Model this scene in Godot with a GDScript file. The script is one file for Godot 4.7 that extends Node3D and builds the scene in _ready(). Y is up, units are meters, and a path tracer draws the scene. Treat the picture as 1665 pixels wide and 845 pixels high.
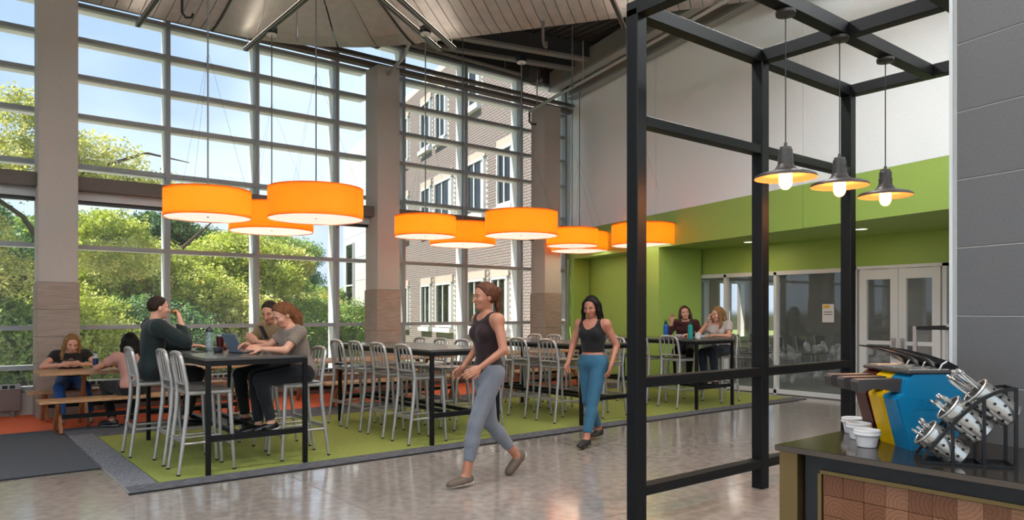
extends Node3D
# World: y up, metres. The window wall lies across -Z, the glazed partition across +X; the camera stands near the origin.

var M := {}
var taken := {}
var rng := RandomNumberGenerator.new()
const D2 := Vector3(0.2293, 0, -0.9733)   # the skewed wall runs along this
const N2 := Vector3(0.9733, 0, 0.2293)    # and faces away from this
const W0 := Vector3(9.27, 0, -3.4)
const RD := Vector3(0.835, 0, -0.55)      # planks of the far ceiling wing

# ---------------------------------------------------------------- mesh collector
class B:
	var v := PackedVector3Array()
	var n := PackedVector3Array()
	var uv := PackedVector2Array()
	var ix := PackedInt32Array()
	func tri(a: Vector3, b: Vector3, c: Vector3) -> void:
		var nn := (c - a).cross(b - a).normalized()
		var k := v.size()
		v.append_array([a, b, c]); n.append_array([nn, nn, nn]); uv.append_array([Vector2(0, 0), Vector2(1, 0), Vector2(1, 1)])
		ix.append_array([k, k + 1, k + 2])
	func quad(a: Vector3, b: Vector3, c: Vector3, d: Vector3) -> void:
		var nn := (c - a).cross(b - a)
		if nn.length_squared() < 1e-14: nn = (d - a).cross(c - a)
		nn = nn.normalized()
		var k := v.size()
		v.append_array([a, b, c, d]); n.append_array([nn, nn, nn, nn]); uv.append_array([Vector2(0, 1), Vector2(1, 1), Vector2(1, 0), Vector2(0, 0)])
		ix.append_array([k, k + 1, k + 2, k, k + 2, k + 3])
	func box(c: Vector3, s: Vector3, bs := Basis(), ch := 0.0) -> B:
		var h := s * 0.5
		if ch <= 0.0:
			var p := []
			for i in 8:
				p.append(c + bs * Vector3(h.x if i & 1 else -h.x, h.y if i & 2 else -h.y, h.z if i & 4 else -h.z))
			quad(p[4], p[6], p[7], p[5]); quad(p[1], p[3], p[2], p[0]); quad(p[5], p[7], p[3], p[1])
			quad(p[0], p[2], p[6], p[4]); quad(p[6], p[2], p[3], p[7]); quad(p[0], p[4], p[5], p[1])
			return self
		ch = minf(ch, minf(h.x, minf(h.y, h.z)) * 0.95)
		var q := []   # per corner: points pulled in along the other two axes
		for i in 8:
			var s3 := Vector3(1.0 if i & 1 else -1.0, 1.0 if i & 2 else -1.0, 1.0 if i & 4 else -1.0)
			var e := Vector3(s3.x * h.x, s3.y * h.y, s3.z * h.z)
			var i3 := s3 * ch
			q.append([c + bs * (e - Vector3(0, i3.y, i3.z)), c + bs * (e - Vector3(i3.x, 0, i3.z)), c + bs * (e - Vector3(i3.x, i3.y, 0))])
		var f := [[4, 6, 7, 5, 2], [1, 3, 2, 0, 2], [5, 7, 3, 1, 0], [0, 2, 6, 4, 0], [6, 2, 3, 7, 1], [0, 4, 5, 1, 1]]
		for a in f:
			out_quad(c, q[a[0]][a[4]], q[a[1]][a[4]], q[a[2]][a[4]], q[a[3]][a[4]])
		for e in [[0, 1, 1, 2], [2, 3, 1, 2], [4, 5, 1, 2], [6, 7, 1, 2], [0, 2, 0, 2], [1, 3, 0, 2], [4, 6, 0, 2], [5, 7, 0, 2], [0, 4, 0, 1], [1, 5, 0, 1], [2, 6, 0, 1], [3, 7, 0, 1]]:
			out_quad(c, q[e[0]][e[2]], q[e[1]][e[2]], q[e[1]][e[3]], q[e[0]][e[3]])
		for i in 8:
			out_tri(c, q[i][0], q[i][1], q[i][2])
		return self
	func out_quad(o: Vector3, a: Vector3, b: Vector3, c: Vector3, d: Vector3) -> void:
		if (c - a).cross(b - a).dot((a + c) * 0.5 - o) >= 0.0: quad(a, b, c, d)
		else: quad(d, c, b, a)
	func out_tri(o: Vector3, a: Vector3, b: Vector3, c: Vector3) -> void:
		if (c - a).cross(b - a).dot(a - o) >= 0.0: tri(a, b, c)
		else: tri(c, b, a)
	func bar(a: Vector3, b: Vector3, w: float, h: float, up := Vector3.UP, ch := 0.0) -> B:
		var z := (b - a).normalized()
		if absf(z.dot(up)) > 0.99: up = Vector3(1, 0, 0)
		var x := up.cross(z).normalized()
		var y := z.cross(x)
		return box((a + b) * 0.5, Vector3(w, h, a.distance_to(b)), Basis(x, y, z), ch)
	# swept tube; r: one radius or one per point; flat < 1 squeezes it along the second axis
	func tube(pts: Array, r, sides := 8, caps := true, flat := 1.0, up := Vector3.UP) -> B:
		var m := pts.size()
		var base := v.size()
		var x := Vector3.ZERO
		for i in m:
			var t: Vector3 = (pts[mini(i + 1, m - 1)] - pts[maxi(i - 1, 0)]).normalized()
			if i == 0:
				x = up.cross(t)
				if x.length() < 0.05: x = Vector3(1, 0, 0.02).cross(t)
				x = x.normalized()
			else:
				x = (x - t * x.dot(t)).normalized()
			var y := t.cross(x)
			var rr: float = r[i] if r is Array else r
			for j in sides:
				var a := TAU * j / sides
				var d := x * cos(a) + y * sin(a) * flat
				v.append(pts[i] + d * rr); n.append((x * cos(a) * flat + y * sin(a)).normalized()); uv.append(Vector2(float(j) / sides, float(i) / m))
		for i in m - 1:
			for j in sides:
				var p := base + i * sides + j
				var q := base + i * sides + (j + 1) % sides
				ix.append_array([p, q + sides, q, p, p + sides, q + sides])
		if caps:
			for e in [0, m - 1]:
				var k := v.size()
				var t2: Vector3 = (pts[0] - pts[1]).normalized() if e == 0 else (pts[m - 1] - pts[m - 2]).normalized()
				for j in sides:
					v.append(v[base + e * sides + j]); n.append(t2); uv.append(Vector2.ZERO)
				for j in range(1, sides - 1):
					if e == 0: ix.append_array([k, k + j, k + j + 1])
					else: ix.append_array([k, k + j + 1, k + j])
		return self
	# profile of (radius, height), from bottom to top outside
	func lathe(prof: Array, segs := 24, tf := Transform3D(), hard := false) -> B:
		var m := prof.size()
		var sets := []
		if hard:
			for i in m - 1: sets.append([prof[i], prof[i + 1]])
		else: sets.append(prof)
		for s in sets:
			var base := v.size()
			var c: int = s.size()
			for i in c:
				var d: Vector2 = (s[mini(i + 1, c - 1)] - s[maxi(i - 1, 0)]).normalized()
				var nr := Vector2(d.y, -d.x)
				for j in segs + 1:
					var a := TAU * j / segs
					v.append(tf * Vector3(s[i].x * cos(a), s[i].y, s[i].x * sin(a)))
					n.append((tf.basis * Vector3(nr.x * cos(a), nr.y, nr.x * sin(a))).normalized())
					uv.append(Vector2(float(j) / segs, 1.0 - float(i) / maxi(c - 1, 1)))
			for i in c - 1:
				for j in segs:
					var p := base + i * (segs + 1) + j
					ix.append_array([p, p + 1, p + segs + 2, p, p + segs + 2, p + segs + 1])
		return self
	# flat polygon (x, z) raised from y0 to y1
	func prism(poly: PackedVector2Array, y0: float, y1: float, tf := Transform3D()) -> B:
		var t := Geometry2D.triangulate_polygon(poly)
		for i in range(0, t.size(), 3):
			var a := poly[t[i]]; var b := poly[t[i + 1]]; var c := poly[t[i + 2]]
			var up := (b - a).cross(c - a) < 0.0
			if not up:
				var w := b
				b = c; c = w
			tri(tf * Vector3(a.x, y1, a.y), tf * Vector3(c.x, y1, c.y), tf * Vector3(b.x, y1, b.y))
			tri(tf * Vector3(a.x, y0, a.y), tf * Vector3(b.x, y0, b.y), tf * Vector3(c.x, y0, c.y))
		var m := poly.size()
		var o := Vector2.ZERO
		for p in poly: o += p / m
		for i in m:
			var p := poly[i]; var q := poly[(i + 1) % m]
			quad(tf * Vector3(p.x, y0, p.y), tf * Vector3(q.x, y0, q.y), tf * Vector3(q.x, y1, q.y), tf * Vector3(p.x, y1, p.y))
		return self
	func ball(c: Vector3, r: Vector3, segs := 10, rings := 6, bs := Basis()) -> B:
		var pr := []
		for i in rings + 1:
			var a := -PI / 2 + PI * i / rings
			pr.append(Vector2(maxf(cos(a), 0.0005), sin(a)))
		return lathe(pr, segs, Transform3D(bs.scaled_local(r), c))
	func mesh() -> ArrayMesh:
		var a := []
		a.resize(Mesh.ARRAY_MAX)
		a[Mesh.ARRAY_VERTEX] = v; a[Mesh.ARRAY_NORMAL] = n; a[Mesh.ARRAY_TEX_UV] = uv; a[Mesh.ARRAY_INDEX] = ix
		var m := ArrayMesh.new()
		m.add_surface_from_arrays(Mesh.PRIMITIVE_TRIANGLES, a)
		return m

# ---------------------------------------------------------------- scene helpers
func numbered(called: String) -> String:
	taken[called] = taken.get(called, -1) + 1
	return called if taken[called] == 0 else "%s_%03d" % [called, taken[called]]

func tag(o: Node, label := "", category := "", group := "", kind := "") -> Node:
	if label: o.set_meta("label", label)
	if category: o.set_meta("category", category)
	if group: o.set_meta("group", group)
	if kind: o.set_meta("kind", kind)
	return o

func thing(called: String, label: String, category: String, at := Vector3.ZERO, turn := 0.0, group := "") -> Node3D:
	var o := Node3D.new()
	o.name = numbered(called)
	add_child(o)
	o.position = at; o.rotation.y = turn
	tag(o, label, category, group)
	return o

func room(called: String) -> Node3D:
	var o := Node3D.new()
	o.name = called
	add_child(o)
	o.set_meta("kind", "structure")
	return o

func put(mesh: Mesh, called: String, m: Material, parent: Node, at := Vector3.ZERO, turn := 0.0) -> MeshInstance3D:
	var o := MeshInstance3D.new()
	o.mesh = mesh
	o.material_override = m
	o.name = called
	parent.add_child(o, true)
	o.position = at; o.rotation.y = turn
	return o

func part(b: B, called: String, m: Material, parent: Node) -> MeshInstance3D:
	return put(b.mesh(), called, m, parent)

func solo(b: B, called: String, m: Material, label: String, category: String, group := "") -> MeshInstance3D:
	var o := put(b.mesh(), numbered(called), m, self)
	tag(o, label, category, group)
	return o

func copy(src: Node3D, at: Vector3, turn: float, label: String, group := "") -> Node3D:
	var r: Node3D = src.duplicate()
	r.name = numbered(String(src.name).rstrip("0123456789").rstrip("_"))
	add_child(r)
	r.position = at; r.rotation.y = turn
	r.set_meta("label", label)
	if group: r.set_meta("group", group)
	return r

func W(k: float, y := 0.0, off := 0.0) -> Vector3:
	return W0 + D2 * k + N2 * off + Vector3(0, y, 0)

func mat(c: Color, rough := 0.6, metal := 0.0, spec := 0.5) -> StandardMaterial3D:
	var m := StandardMaterial3D.new()
	m.albedo_color = c; m.roughness = rough; m.metallic = metal; m.metallic_specular = spec
	return m

# noise between colours, laid on in the world
func noisy(cols: Array, scale: Vector3, rough := 0.6, freq := 0.02, octs := 4, sd := 1, bump := 0.0, type := FastNoiseLite.TYPE_SIMPLEX_SMOOTH, size := 512) -> StandardMaterial3D:
	var m := mat(Color.WHITE, rough)
	var nz := FastNoiseLite.new()
	nz.noise_type = type; nz.frequency = freq; nz.seed = sd; nz.fractal_octaves = octs
	var t := NoiseTexture2D.new()
	t.width = size; t.height = size; t.seamless = true; t.noise = nz; t.normalize = true
	var g := Gradient.new()
	var off := PackedFloat32Array()
	var cc := PackedColorArray()
	for i in cols.size():
		off.append(0.2 + 0.6 * i / maxf(cols.size() - 1, 1)); cc.append(cols[i])
	g.offsets = off; g.colors = cc
	t.color_ramp = g
	m.albedo_texture = t
	m.uv1_triplanar = true; m.uv1_world_triplanar = true; m.uv1_scale = scale
	if bump > 0.0:
		var t2 := NoiseTexture2D.new()
		t2.width = size; t2.height = size; t2.seamless = true; t2.noise = nz; t2.as_normal_map = true; t2.bump_strength = 4.0
		m.normal_enabled = true; m.normal_texture = t2; m.normal_scale = bump
	return m

func glass(alpha := 0.06, tint := Color(0.9, 0.95, 0.95)) -> StandardMaterial3D:
	var m := mat(Color(tint.r, tint.g, tint.b, alpha), 0.02)
	m.transparency = BaseMaterial3D.TRANSPARENCY_ALPHA
	return m

func glow(c: Color, e: float) -> StandardMaterial3D:
	var m := mat(c, 0.5)
	m.emission_enabled = true; m.emission = c; m.emission_energy_multiplier = e
	return m

func materials() -> void:
	M.concrete = noisy([Color(0.51, 0.48, 0.45), Color(0.545, 0.51, 0.48), Color(0.565, 0.53, 0.50), Color(0.595, 0.555, 0.52)], Vector3(0.55, 0.55, 0.55), 0.13, 0.03, 6, 3)
	M.concrete.metallic_specular = 0.7
	M.joint = mat(Color(0.40, 0.37, 0.34), 0.5)
	M.green_carpet = noisy([Color(0.46, 0.49, 0.20), Color(0.52, 0.55, 0.24), Color(0.58, 0.61, 0.29)], Vector3(0.9, 0.9, 0.9), 1.0, 0.09, 5, 5, 0.6)
	M.grey_carpet = noisy([Color(0.22, 0.22, 0.24), Color(0.33, 0.33, 0.35), Color(0.45, 0.45, 0.47)], Vector3(0.25, 1.0, 2.2), 1.0, 0.06, 4, 6, 0.5)
	M.grey_carpet_side = noisy([Color(0.30, 0.31, 0.33), Color(0.42, 0.43, 0.45), Color(0.53, 0.54, 0.56)], Vector3(5.0, 1.0, 0.25), 1.0, 0.06, 4, 7, 0.5)
	M.dark_carpet = noisy([Color(0.20, 0.21, 0.23), Color(0.28, 0.29, 0.31), Color(0.36, 0.37, 0.39)], Vector3(0.8, 0.8, 1.6), 1.0, 0.12, 4, 8, 0.6)
	M.orange_floor = noisy([Color(0.80, 0.34, 0.17), Color(0.86, 0.39, 0.20), Color(0.89, 0.43, 0.23)], Vector3(0.8, 0.8, 0.8), 0.85, 0.1, 4, 9)
	M.black_trim = mat(Color(0.04, 0.04, 0.04), 0.5)
	M.mullion = mat(Color(0.56, 0.575, 0.58), 0.5, 0.0)
	M.fin_bounce_lit = mat(Color(0.80, 0.82, 0.82), 0.5)  # paler than the mullions: bounce light on the undersides put into the colour
	M.pane = glass(0.04)
	M.pane.metallic_specular = 0.12
	M.partition_pane = glass(0.05, Color(0.80, 0.86, 0.86))
	M.column = noisy([Color(0.68, 0.655, 0.62), Color(0.70, 0.675, 0.64)], Vector3(1, 1, 1), 0.7, 0.05, 3, 11)
	M.column_clad = noisy([Color(0.56, 0.50, 0.455), Color(0.59, 0.53, 0.48), Color(0.62, 0.56, 0.51)], Vector3(0.3, 3.0, 0.3), 0.65, 0.02, 4, 12)
	M.band = mat(Color(0.36, 0.32, 0.29), 0.6)
	M.shade_box = mat(Color(0.72, 0.73, 0.73), 0.6)
	M.white_wall = noisy([Color(0.885, 0.905, 0.90), Color(0.905, 0.925, 0.92)], Vector3(1, 1, 1), 0.75, 0.05, 3, 13)
	M.green_wall = noisy([Color(0.565, 0.675, 0.31), Color(0.58, 0.69, 0.325)], Vector3(1, 1, 1), 0.55, 0.05, 3, 14)
	M.plank = noisy([Color(0.57, 0.535, 0.51), Color(0.60, 0.565, 0.54), Color(0.63, 0.59, 0.565)], Vector3(0.4, 0.4, 0.4), 0.5, 0.02, 4, 15)
	M.sheet = noisy([Color(0.56, 0.535, 0.505), Color(0.60, 0.57, 0.54)], Vector3(0.5, 0.5, 0.5), 0.42, 0.02, 4, 16)
	M.sheet.metallic = 0.5
	M.deck = noisy([Color(0.21, 0.205, 0.20), Color(0.29, 0.28, 0.27)], Vector3(0.7, 0.7, 0.7), 0.9, 0.06, 4, 17)
	M.fireproof = noisy([Color(0.38, 0.37, 0.355), Color(0.52, 0.51, 0.49), Color(0.66, 0.65, 0.63)], Vector3(2.2, 2.2, 2.2), 1.0, 0.09, 4, 18, 1.0)
	M.pipe = mat(Color(0.60, 0.60, 0.58), 0.45, 0.3)
	M.black_steel = mat(Color(0.045, 0.05, 0.056), 0.45, 0.0, 0.35)
	M.steel = noisy([Color(0.66, 0.65, 0.635), Color(0.74, 0.73, 0.715)], Vector3(1.5, 8, 1.5), 0.32, 0.03, 3, 20)
	M.steel.metallic = 0.6
	M.chrome = mat(Color(0.82, 0.81, 0.79), 0.27, 0.9)
	M.tile = noisy([Color(0.375, 0.37, 0.37), Color(0.385, 0.38, 0.38), Color(0.40, 0.395, 0.395)], Vector3(2.5, 2.5, 2.5), 0.42, 0.06, 5, 21)
	M.grout = mat(Color(0.74, 0.73, 0.71), 0.8)
	M.white_metal = mat(Color(0.80, 0.81, 0.81), 0.4)
	M.wood = noisy([Color(0.60, 0.44, 0.30), Color(0.68, 0.52, 0.37), Color(0.75, 0.60, 0.45)], Vector3(0.5, 5, 5), 0.45, 0.03, 4, 22)
	M.wood_leg = noisy([Color(0.46, 0.27, 0.15), Color(0.56, 0.34, 0.19), Color(0.62, 0.40, 0.24)], Vector3(5, 0.6, 5), 0.5, 0.03, 4, 23)
	M.table_top = mat(Color(0.30, 0.29, 0.28), 0.22)
	M.orange_shade = noisy([Color(0.94, 0.46, 0.07), Color(0.96, 0.49, 0.08)], Vector3(6, 6, 6), 0.8, 0.1, 2, 24)
	M.orange_shade.backlight_enabled = true; M.orange_shade.backlight = Color(0.95, 0.95, 0.95)
	M.shade_lining = mat(Color(0.90, 0.88, 0.84), 0.8)
	M.shade_lining.backlight_enabled = true; M.shade_lining.backlight = Color(0.9, 0.9, 0.9)
	M.diffuser = glow(Color(1.0, 0.93, 0.87), 0.55)
	M.bulb = glow(Color(1.0, 0.80, 0.52), 3.2)
	M.lamp_grey = mat(Color(0.28, 0.265, 0.26), 0.42, 0.4)
	M.cord = mat(Color(0.10, 0.10, 0.10), 0.6)
	M.stem = mat(Color(0.42, 0.42, 0.41), 0.45)
	M.unseen_terrace = noisy([Color(0.72, 0.71, 0.69), Color(0.78, 0.77, 0.75)], Vector3(0.5, 0.5, 0.5), 0.9, 0.05, 4, 29)  # hidden below the sills, pale to throw light upwards
	M.brass = mat(Color(0.50, 0.42, 0.27), 0.36, 0.75)
	M.counter_top = mat(Color(0.16, 0.135, 0.11), 0.12)
	M.counter_edge = mat(Color(0.36, 0.325, 0.29), 0.3, 0.6)
	M.navy = mat(Color(0.075, 0.085, 0.10), 0.45)
	M.white = mat(Color(0.82, 0.81, 0.80), 0.35)
	M.black = mat(Color(0.03, 0.03, 0.032), 0.4)
	M.rubber = mat(Color(0.05, 0.05, 0.05), 0.8)
	M.grille_slot = mat(Color(0.10, 0.10, 0.10), 0.8)
	M.heater = mat(Color(0.42, 0.36, 0.33), 0.5)
	M.heater_top = mat(Color(0.56, 0.56, 0.55), 0.45)
	M.grass = noisy([Color(0.34, 0.42, 0.18), Color(0.44, 0.52, 0.24), Color(0.54, 0.60, 0.32)], Vector3(0.3, 0.3, 0.3), 1.0, 0.05, 5, 30)
	M.brick = noisy([Color(0.47, 0.445, 0.445), Color(0.53, 0.50, 0.50), Color(0.60, 0.57, 0.57)], Vector3(0.7, 0.7, 0.7), 0.9, 0.11, 3, 31)
	M.mortar = mat(Color(0.88, 0.87, 0.85), 0.95)
	M.lintel = mat(Color(0.70, 0.67, 0.64), 0.9)
	M.panel = mat(Color(0.78, 0.80, 0.82), 0.5)
	M.far_glass = mat(Color(0.05, 0.075, 0.07), 0.05)
	M.bark = noisy([Color(0.20, 0.17, 0.13), Color(0.33, 0.29, 0.24), Color(0.43, 0.39, 0.33)], Vector3(2, 0.5, 2), 0.95, 0.06, 4, 33)
	M.far_wall = mat(Color(0.46, 0.44, 0.42), 0.7)
	M.wrap = glass(0.45, Color(0.62, 0.64, 0.66))
	M.strip = glow(Color(1.0, 0.96, 0.90), 2.0)  # unseen glow on top of the light bars
	M.lens = glow(Color(1.0, 0.95, 0.88), 2.0)
	M.lining = mat(Color(0.72, 0.50, 0.36), 0.5)
# ---------------------------------------------------------------- camera, sky, sun
func setup() -> void:
	var cam := Camera3D.new()
	cam.name = "camera"
	add_child(cam)
	# level lens with a rise: 1180 px focal length, horizon at row 508 of 845
	cam.projection = Camera3D.PROJECTION_FRUSTUM
	cam.near = 0.05; cam.far = 300.0
	cam.size = 845.0 / 1180.0 * cam.near
	cam.frustum_offset = Vector2(0, (508.0 - 422.5) / 1180.0 * cam.near)
	cam.position = Vector3(0, 1.43, 0)
	cam.rotation.y = -deg_to_rad(38.615)
	cam.current = true
	var e := Environment.new()
	e.background_mode = Environment.BG_SKY
	e.tonemap_mode = Environment.TONE_MAPPER_LINEAR
	e.tonemap_exposure = 1.55
	e.sdfgi_enabled = true; e.ssao_enabled = true; e.ssil_enabled = true
	var sm := ProceduralSkyMaterial.new()
	sm.sky_top_color = Color(0.58, 0.71, 0.85)
	sm.sky_horizon_color = Color(0.73, 0.80, 0.87)
	sm.sky_curve = 0.22
	sm.ground_bottom_color = Color(0.30, 0.33, 0.22)
	sm.ground_horizon_color = Color(0.55, 0.58, 0.50)
	sm.sun_angle_max = 5.0
	sm.sky_energy_multiplier = 1.0
	var nz := FastNoiseLite.new()
	nz.noise_type = FastNoiseLite.TYPE_SIMPLEX_SMOOTH; nz.frequency = 0.006; nz.fractal_octaves = 5; nz.seed = 12
	var im := Image.create(1024, 512, false, Image.FORMAT_RGBA8)
	for y in 512:
		for x in 1024:
			var a := TAU * x / 1024.0
			var el := (0.5 - y / 512.0) * PI
			var p := Vector3(cos(a) * cos(el), sin(el) * 2.2, sin(a) * cos(el)) * 260.0
			var c := smoothstep(-0.05, 0.55, nz.get_noise_3dv(p))
			im.set_pixel(x, y, Color(1, 1, 1, c))
	sm.sky_cover = ImageTexture.create_from_image(im)
	sm.sky_cover_modulate = Color(1, 1, 1, 0.22)
	var sk := Sky.new()
	sk.sky_material = sm
	e.sky = sk
	e.background_energy_multiplier = 1.0
	var we := WorldEnvironment.new()
	we.name = "world_environment"
	we.environment = e
	add_child(we)
	var sun := DirectionalLight3D.new()
	sun.name = "sun"
	add_child(sun)
	sun.look_at_from_position(Vector3.ZERO, Vector3(0.62, -1.0, 0.2))   # high and from the left, slightly from outside: grazes the window strip and the columns
	sun.light_color = Color(1.0, 0.95, 0.86)
	sun.light_energy = 2.2
	sun.light_angular_distance = 1.0
	sun.shadow_enabled = true

func area(at: Vector3, size: Vector2, e: float, c: Color, down := true, parent: Node = self) -> void:
	var l := AreaLight3D.new()
	l.name = "area_light"
	parent.add_child(l, true)
	l.position = at
	l.rotation.x = -PI / 2 if down else PI / 2
	l.area_size = size
	l.light_energy = e
	l.light_color = c
	l.area_range = 30.0
	l.shadow_enabled = true

# ---------------------------------------------------------------- the room
func shell() -> void:
	# floor slab of polished concrete with sawn joints
	var fl := room("floor")
	part(B.new().box(Vector3(3.3, -0.15, -2.1), Vector3(22.6, 0.3, 20.8)), "slab", M.concrete, fl)
	for z in [-3.55, -0.1]:
		part(B.new().box(Vector3(2.3, 0.0003, z), Vector3(18.6, 0.001, 0.006)), "sawn_joint", M.joint, fl)
	for x in [2.45, 6.1, 9.5]:
		part(B.new().box(Vector3(x, 0.0003, -2.1), Vector3(0.006, 0.001, 8.4)), "sawn_joint", M.joint, fl)
	var g := thing("carpet", "lime green carpet with grey striped borders under the bar tables", "carpet")
	part(B.new().prism(PackedVector2Array([Vector2(1.48, -6.585), Vector2(11.2, -6.585), Vector2(11.35, -8.72), Vector2(10.48, -8.78), Vector2(10.64, -9.45), Vector2(1.48, -9.45)]), 0.0, 0.012), "green_field", M.green_carpet, g)
	part(B.new().box(Vector3(6.25, 0.006, -6.455), Vector3(10.07, 0.012, 0.25)), "front_border", M.grey_carpet, g)
	part(B.new().box(Vector3(1.345, 0.0062, -8.15), Vector3(0.25, 0.0122, 3.14)), "side_border", M.grey_carpet_side, g)
	part(B.new().prism(PackedVector2Array([Vector2(1.215, -9.46), Vector2(10.6, -9.46), Vector2(10.8, -10.35), Vector2(1.215, -10.35)]), 0.0, 0.012), "back_border", M.grey_carpet, g)
	part(B.new().box(Vector3(6.1, 0.005, -6.318), Vector3(9.8, 0.011, 0.024)), "edge_strip", M.black_trim, g)
	part(B.new().box(Vector3(1.212, 0.006, -6.93), Vector3(0.014, 0.014, 1.19)), "edge_strip", M.chrome, g)
	var dk := thing("carpet", "dark grey entrance carpet left of the green carpet", "carpet")
	part(B.new().box(Vector3(-2.4, 0.006, -8.93), Vector3(7.2, 0.012, 2.78)), "field", M.dark_carpet, dk)
	part(B.new().box(Vector3(-2.4, 0.005, -7.527), Vector3(7.2, 0.011, 0.024)), "edge_strip", M.black_trim, dk)
	part(B.new().box(Vector3(2.6, 0.004, -11.33), Vector3(17.2, 0.008, 1.96)), "orange_floor_strip", M.orange_floor, fl)
	# sill wall below the glass, knee wall
	var wf := room("wall_front")
	part(B.new().box(Vector3(2.6, 0.16, -12.27), Vector3(17.2, 0.32, 0.3)), "knee_wall", M.column, wf)
	part(B.new().box(Vector3(2.6, 6.68, -12.2), Vector3(17.4, 0.38, 0.3)), "edge_beam", M.deck, wf)
	# columns
	var cx := [[1.11, 1.58], [6.2, 6.65], [10.16, 10.62]]
	var where := ["leftmost tall square column in front of the window wall", "tall square column between the two window bays, behind the second bar table", "tall square column nearest the green wall"]
	for i in 3:
		var a: Array = cx[i]
		var mx: float = (a[0] + a[1]) / 2
		var w: float = a[1] - a[0]
		var c := thing("column", where[i], "column", Vector3(mx, 0, -11.83))
		part(B.new().box(Vector3(0, 3.85, 0.0), Vector3(w, 4.02, 0.46), Basis(), 0.008), "shaft", M.column, c)
		for k in 5:
			part(B.new().box(Vector3(0, 0.184 + k * 0.368, 0.0), Vector3(w + 0.03, 0.366, 0.49), Basis(), 0.006), "cladding_panel", M.column_clad, c)
	# curtain wall: mullions, transoms, panes
	var tr := [0.36, 1.215, 2.38, 3.05, 3.55, 4.28, 4.85, 5.39, 5.88]
	var bays := [[-5.9, 1.2, [-4.3, -2.9, -1.5, -0.1], true], [1.5, 6.28, [2.855, 4.235, 5.67], false], [6.57, 10.24, [7.03, 8.48, 9.935], false], [10.54, 11.28, [11.24], false]]
	for bi in 4:
		var by: Array = bays[bi]
		var w := room("window_%d" % (bi + 1))
		var rows := tr.duplicate()
		if by[3]: rows.insert(1, 0.66)
		rows.append(6.47)
		var edges: Array = [by[0]] + by[2] + [by[1]]
		for x in by[2]:
			part(B.new().box(Vector3(x, 3.4, -12.16), Vector3(0.065, 6.16, 0.12)), "mullion", M.mullion, w)
			part(B.new().box(Vector3(x, 3.4, -12.34), Vector3(0.05, 6.16, 0.2)), "mullion_cap", M.fin_bounce_lit, w)
		for y in rows:
			part(B.new().box(Vector3((by[0] + by[1]) / 2, y, -12.165), Vector3(by[1] - by[0], 0.062, 0.11)), "transom", M.mullion, w)
			part(B.new().box(Vector3((by[0] + by[1]) / 2, y, -12.335), Vector3(by[1] - by[0], 0.045, 0.19)), "transom_fin", M.fin_bounce_lit, w)
		for i in edges.size() - 1:
			for j in rows.size() - 1:
				var x0: float = edges[i] + 0.025
				var x1: float = edges[i + 1] - 0.025
				if x1 - x0 < 0.05: continue
				part(B.new().box(Vector3((x0 + x1) / 2, (rows[j] + rows[j + 1]) / 2, -12.23), Vector3(x1 - x0, rows[j + 1] - rows[j] - 0.02, 0.012)), "pane", M.pane, w)
	# band beam with roller shade pocket between the columns, and the head beam
	var n := 1
	for s in [[-5.9, 1.11], [1.58, 6.2], [6.65, 10.16], [10.62, 11.3]]:
		var t := room("trim_%d" % n)
		n += 1
		var mx: float = (s[0] + s[1]) / 2
		var wd: float = s[1] - s[0]
		part(B.new().box(Vector3(mx, 3.245, -11.82), Vector3(wd, 0.185, 0.2), Basis(), 0.006), "band_beam", M.band, t)
		part(B.new().box(Vector3(mx, 3.10, -12.0), Vector3(wd, 0.14, 0.2)), "shade_pocket", M.shade_box, t)
		part(B.new().box(Vector3(mx, 3.005, -11.99), Vector3(wd, 0.05, 0.05)), "shade_bar", M.black, t)
	var hd := room("trim_5")
	part(B.new().box(Vector3(2.7, 5.955, -11.98), Vector3(17.2, 0.08, 0.16)), "head_beam", M.band, hd)
	part(B.new().box(Vector3(2.7, 6.07, -11.92), Vector3(17.2, 0.055, 0.12)), "head_beam", M.band, hd)
	part(B.new().tube([Vector3(-5.9, 6.015, -11.86), Vector3(11.2, 6.015, -11.86)], 0.022, 8), "head_rail", M.pipe, hd)
	# skewed right wall: white above, green fascia below, soffit, green piers
	var bw := Basis(D2, Vector3.UP, N2)
	var wr := room("wall_right")
	for s in [[-9.0, -1.305], [-1.295, 2.195], [2.205, 5.675], [5.685, 9.05]]:
		var k0: float = s[0]
		var k1: float = s[1]
		part(B.new().box(W((k0 + k1) / 2, 5.06, 0.1), Vector3(k1 - k0, 3.58, 0.2), bw), "white_panel", M.white_wall, wr)
		part(B.new().box(W((k0 + k1) / 2, 2.955, 0.1), Vector3(k1 - k0, 0.626, 0.2), bw), "green_fascia_panel", M.green_wall, wr)
	part(B.new().prism(PackedVector2Array([v2(W(-9, 0, 0.2)), v2(W(9.0, 0, 0.2)), Vector2(11.8, -12.2), Vector2(11.8, v2(W(-9.0)).y)]), 2.645, 2.75), "soffit", M.green_wall, wr)
	part(B.new().box(W(8.83, 1.32, 0.2), Vector3(0.24, 2.64, 0.4), bw), "green_pier", M.green_wall, wr)
	part(B.new().box(W(5.83, 1.32, 0.5), Vector3(0.48, 2.64, 1.0), bw), "green_pier", M.green_wall, wr)
	part(B.new().box(W(7.4, 1.32, 0.52), Vector3(2.9, 2.64, 0.2), bw), "green_panel", M.green_wall, wr)
	part(B.new().box(Vector3(11.7, 2.40, -3.3), Vector3(0.2, 0.5, 12.2)), "green_header", M.green_wall, wr)
	part(B.new().box(Vector3(11.7, 1.3, 0.1), Vector3(0.22, 2.68, 8.6)), "grey_return_wall", M.tile, wr)
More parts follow.
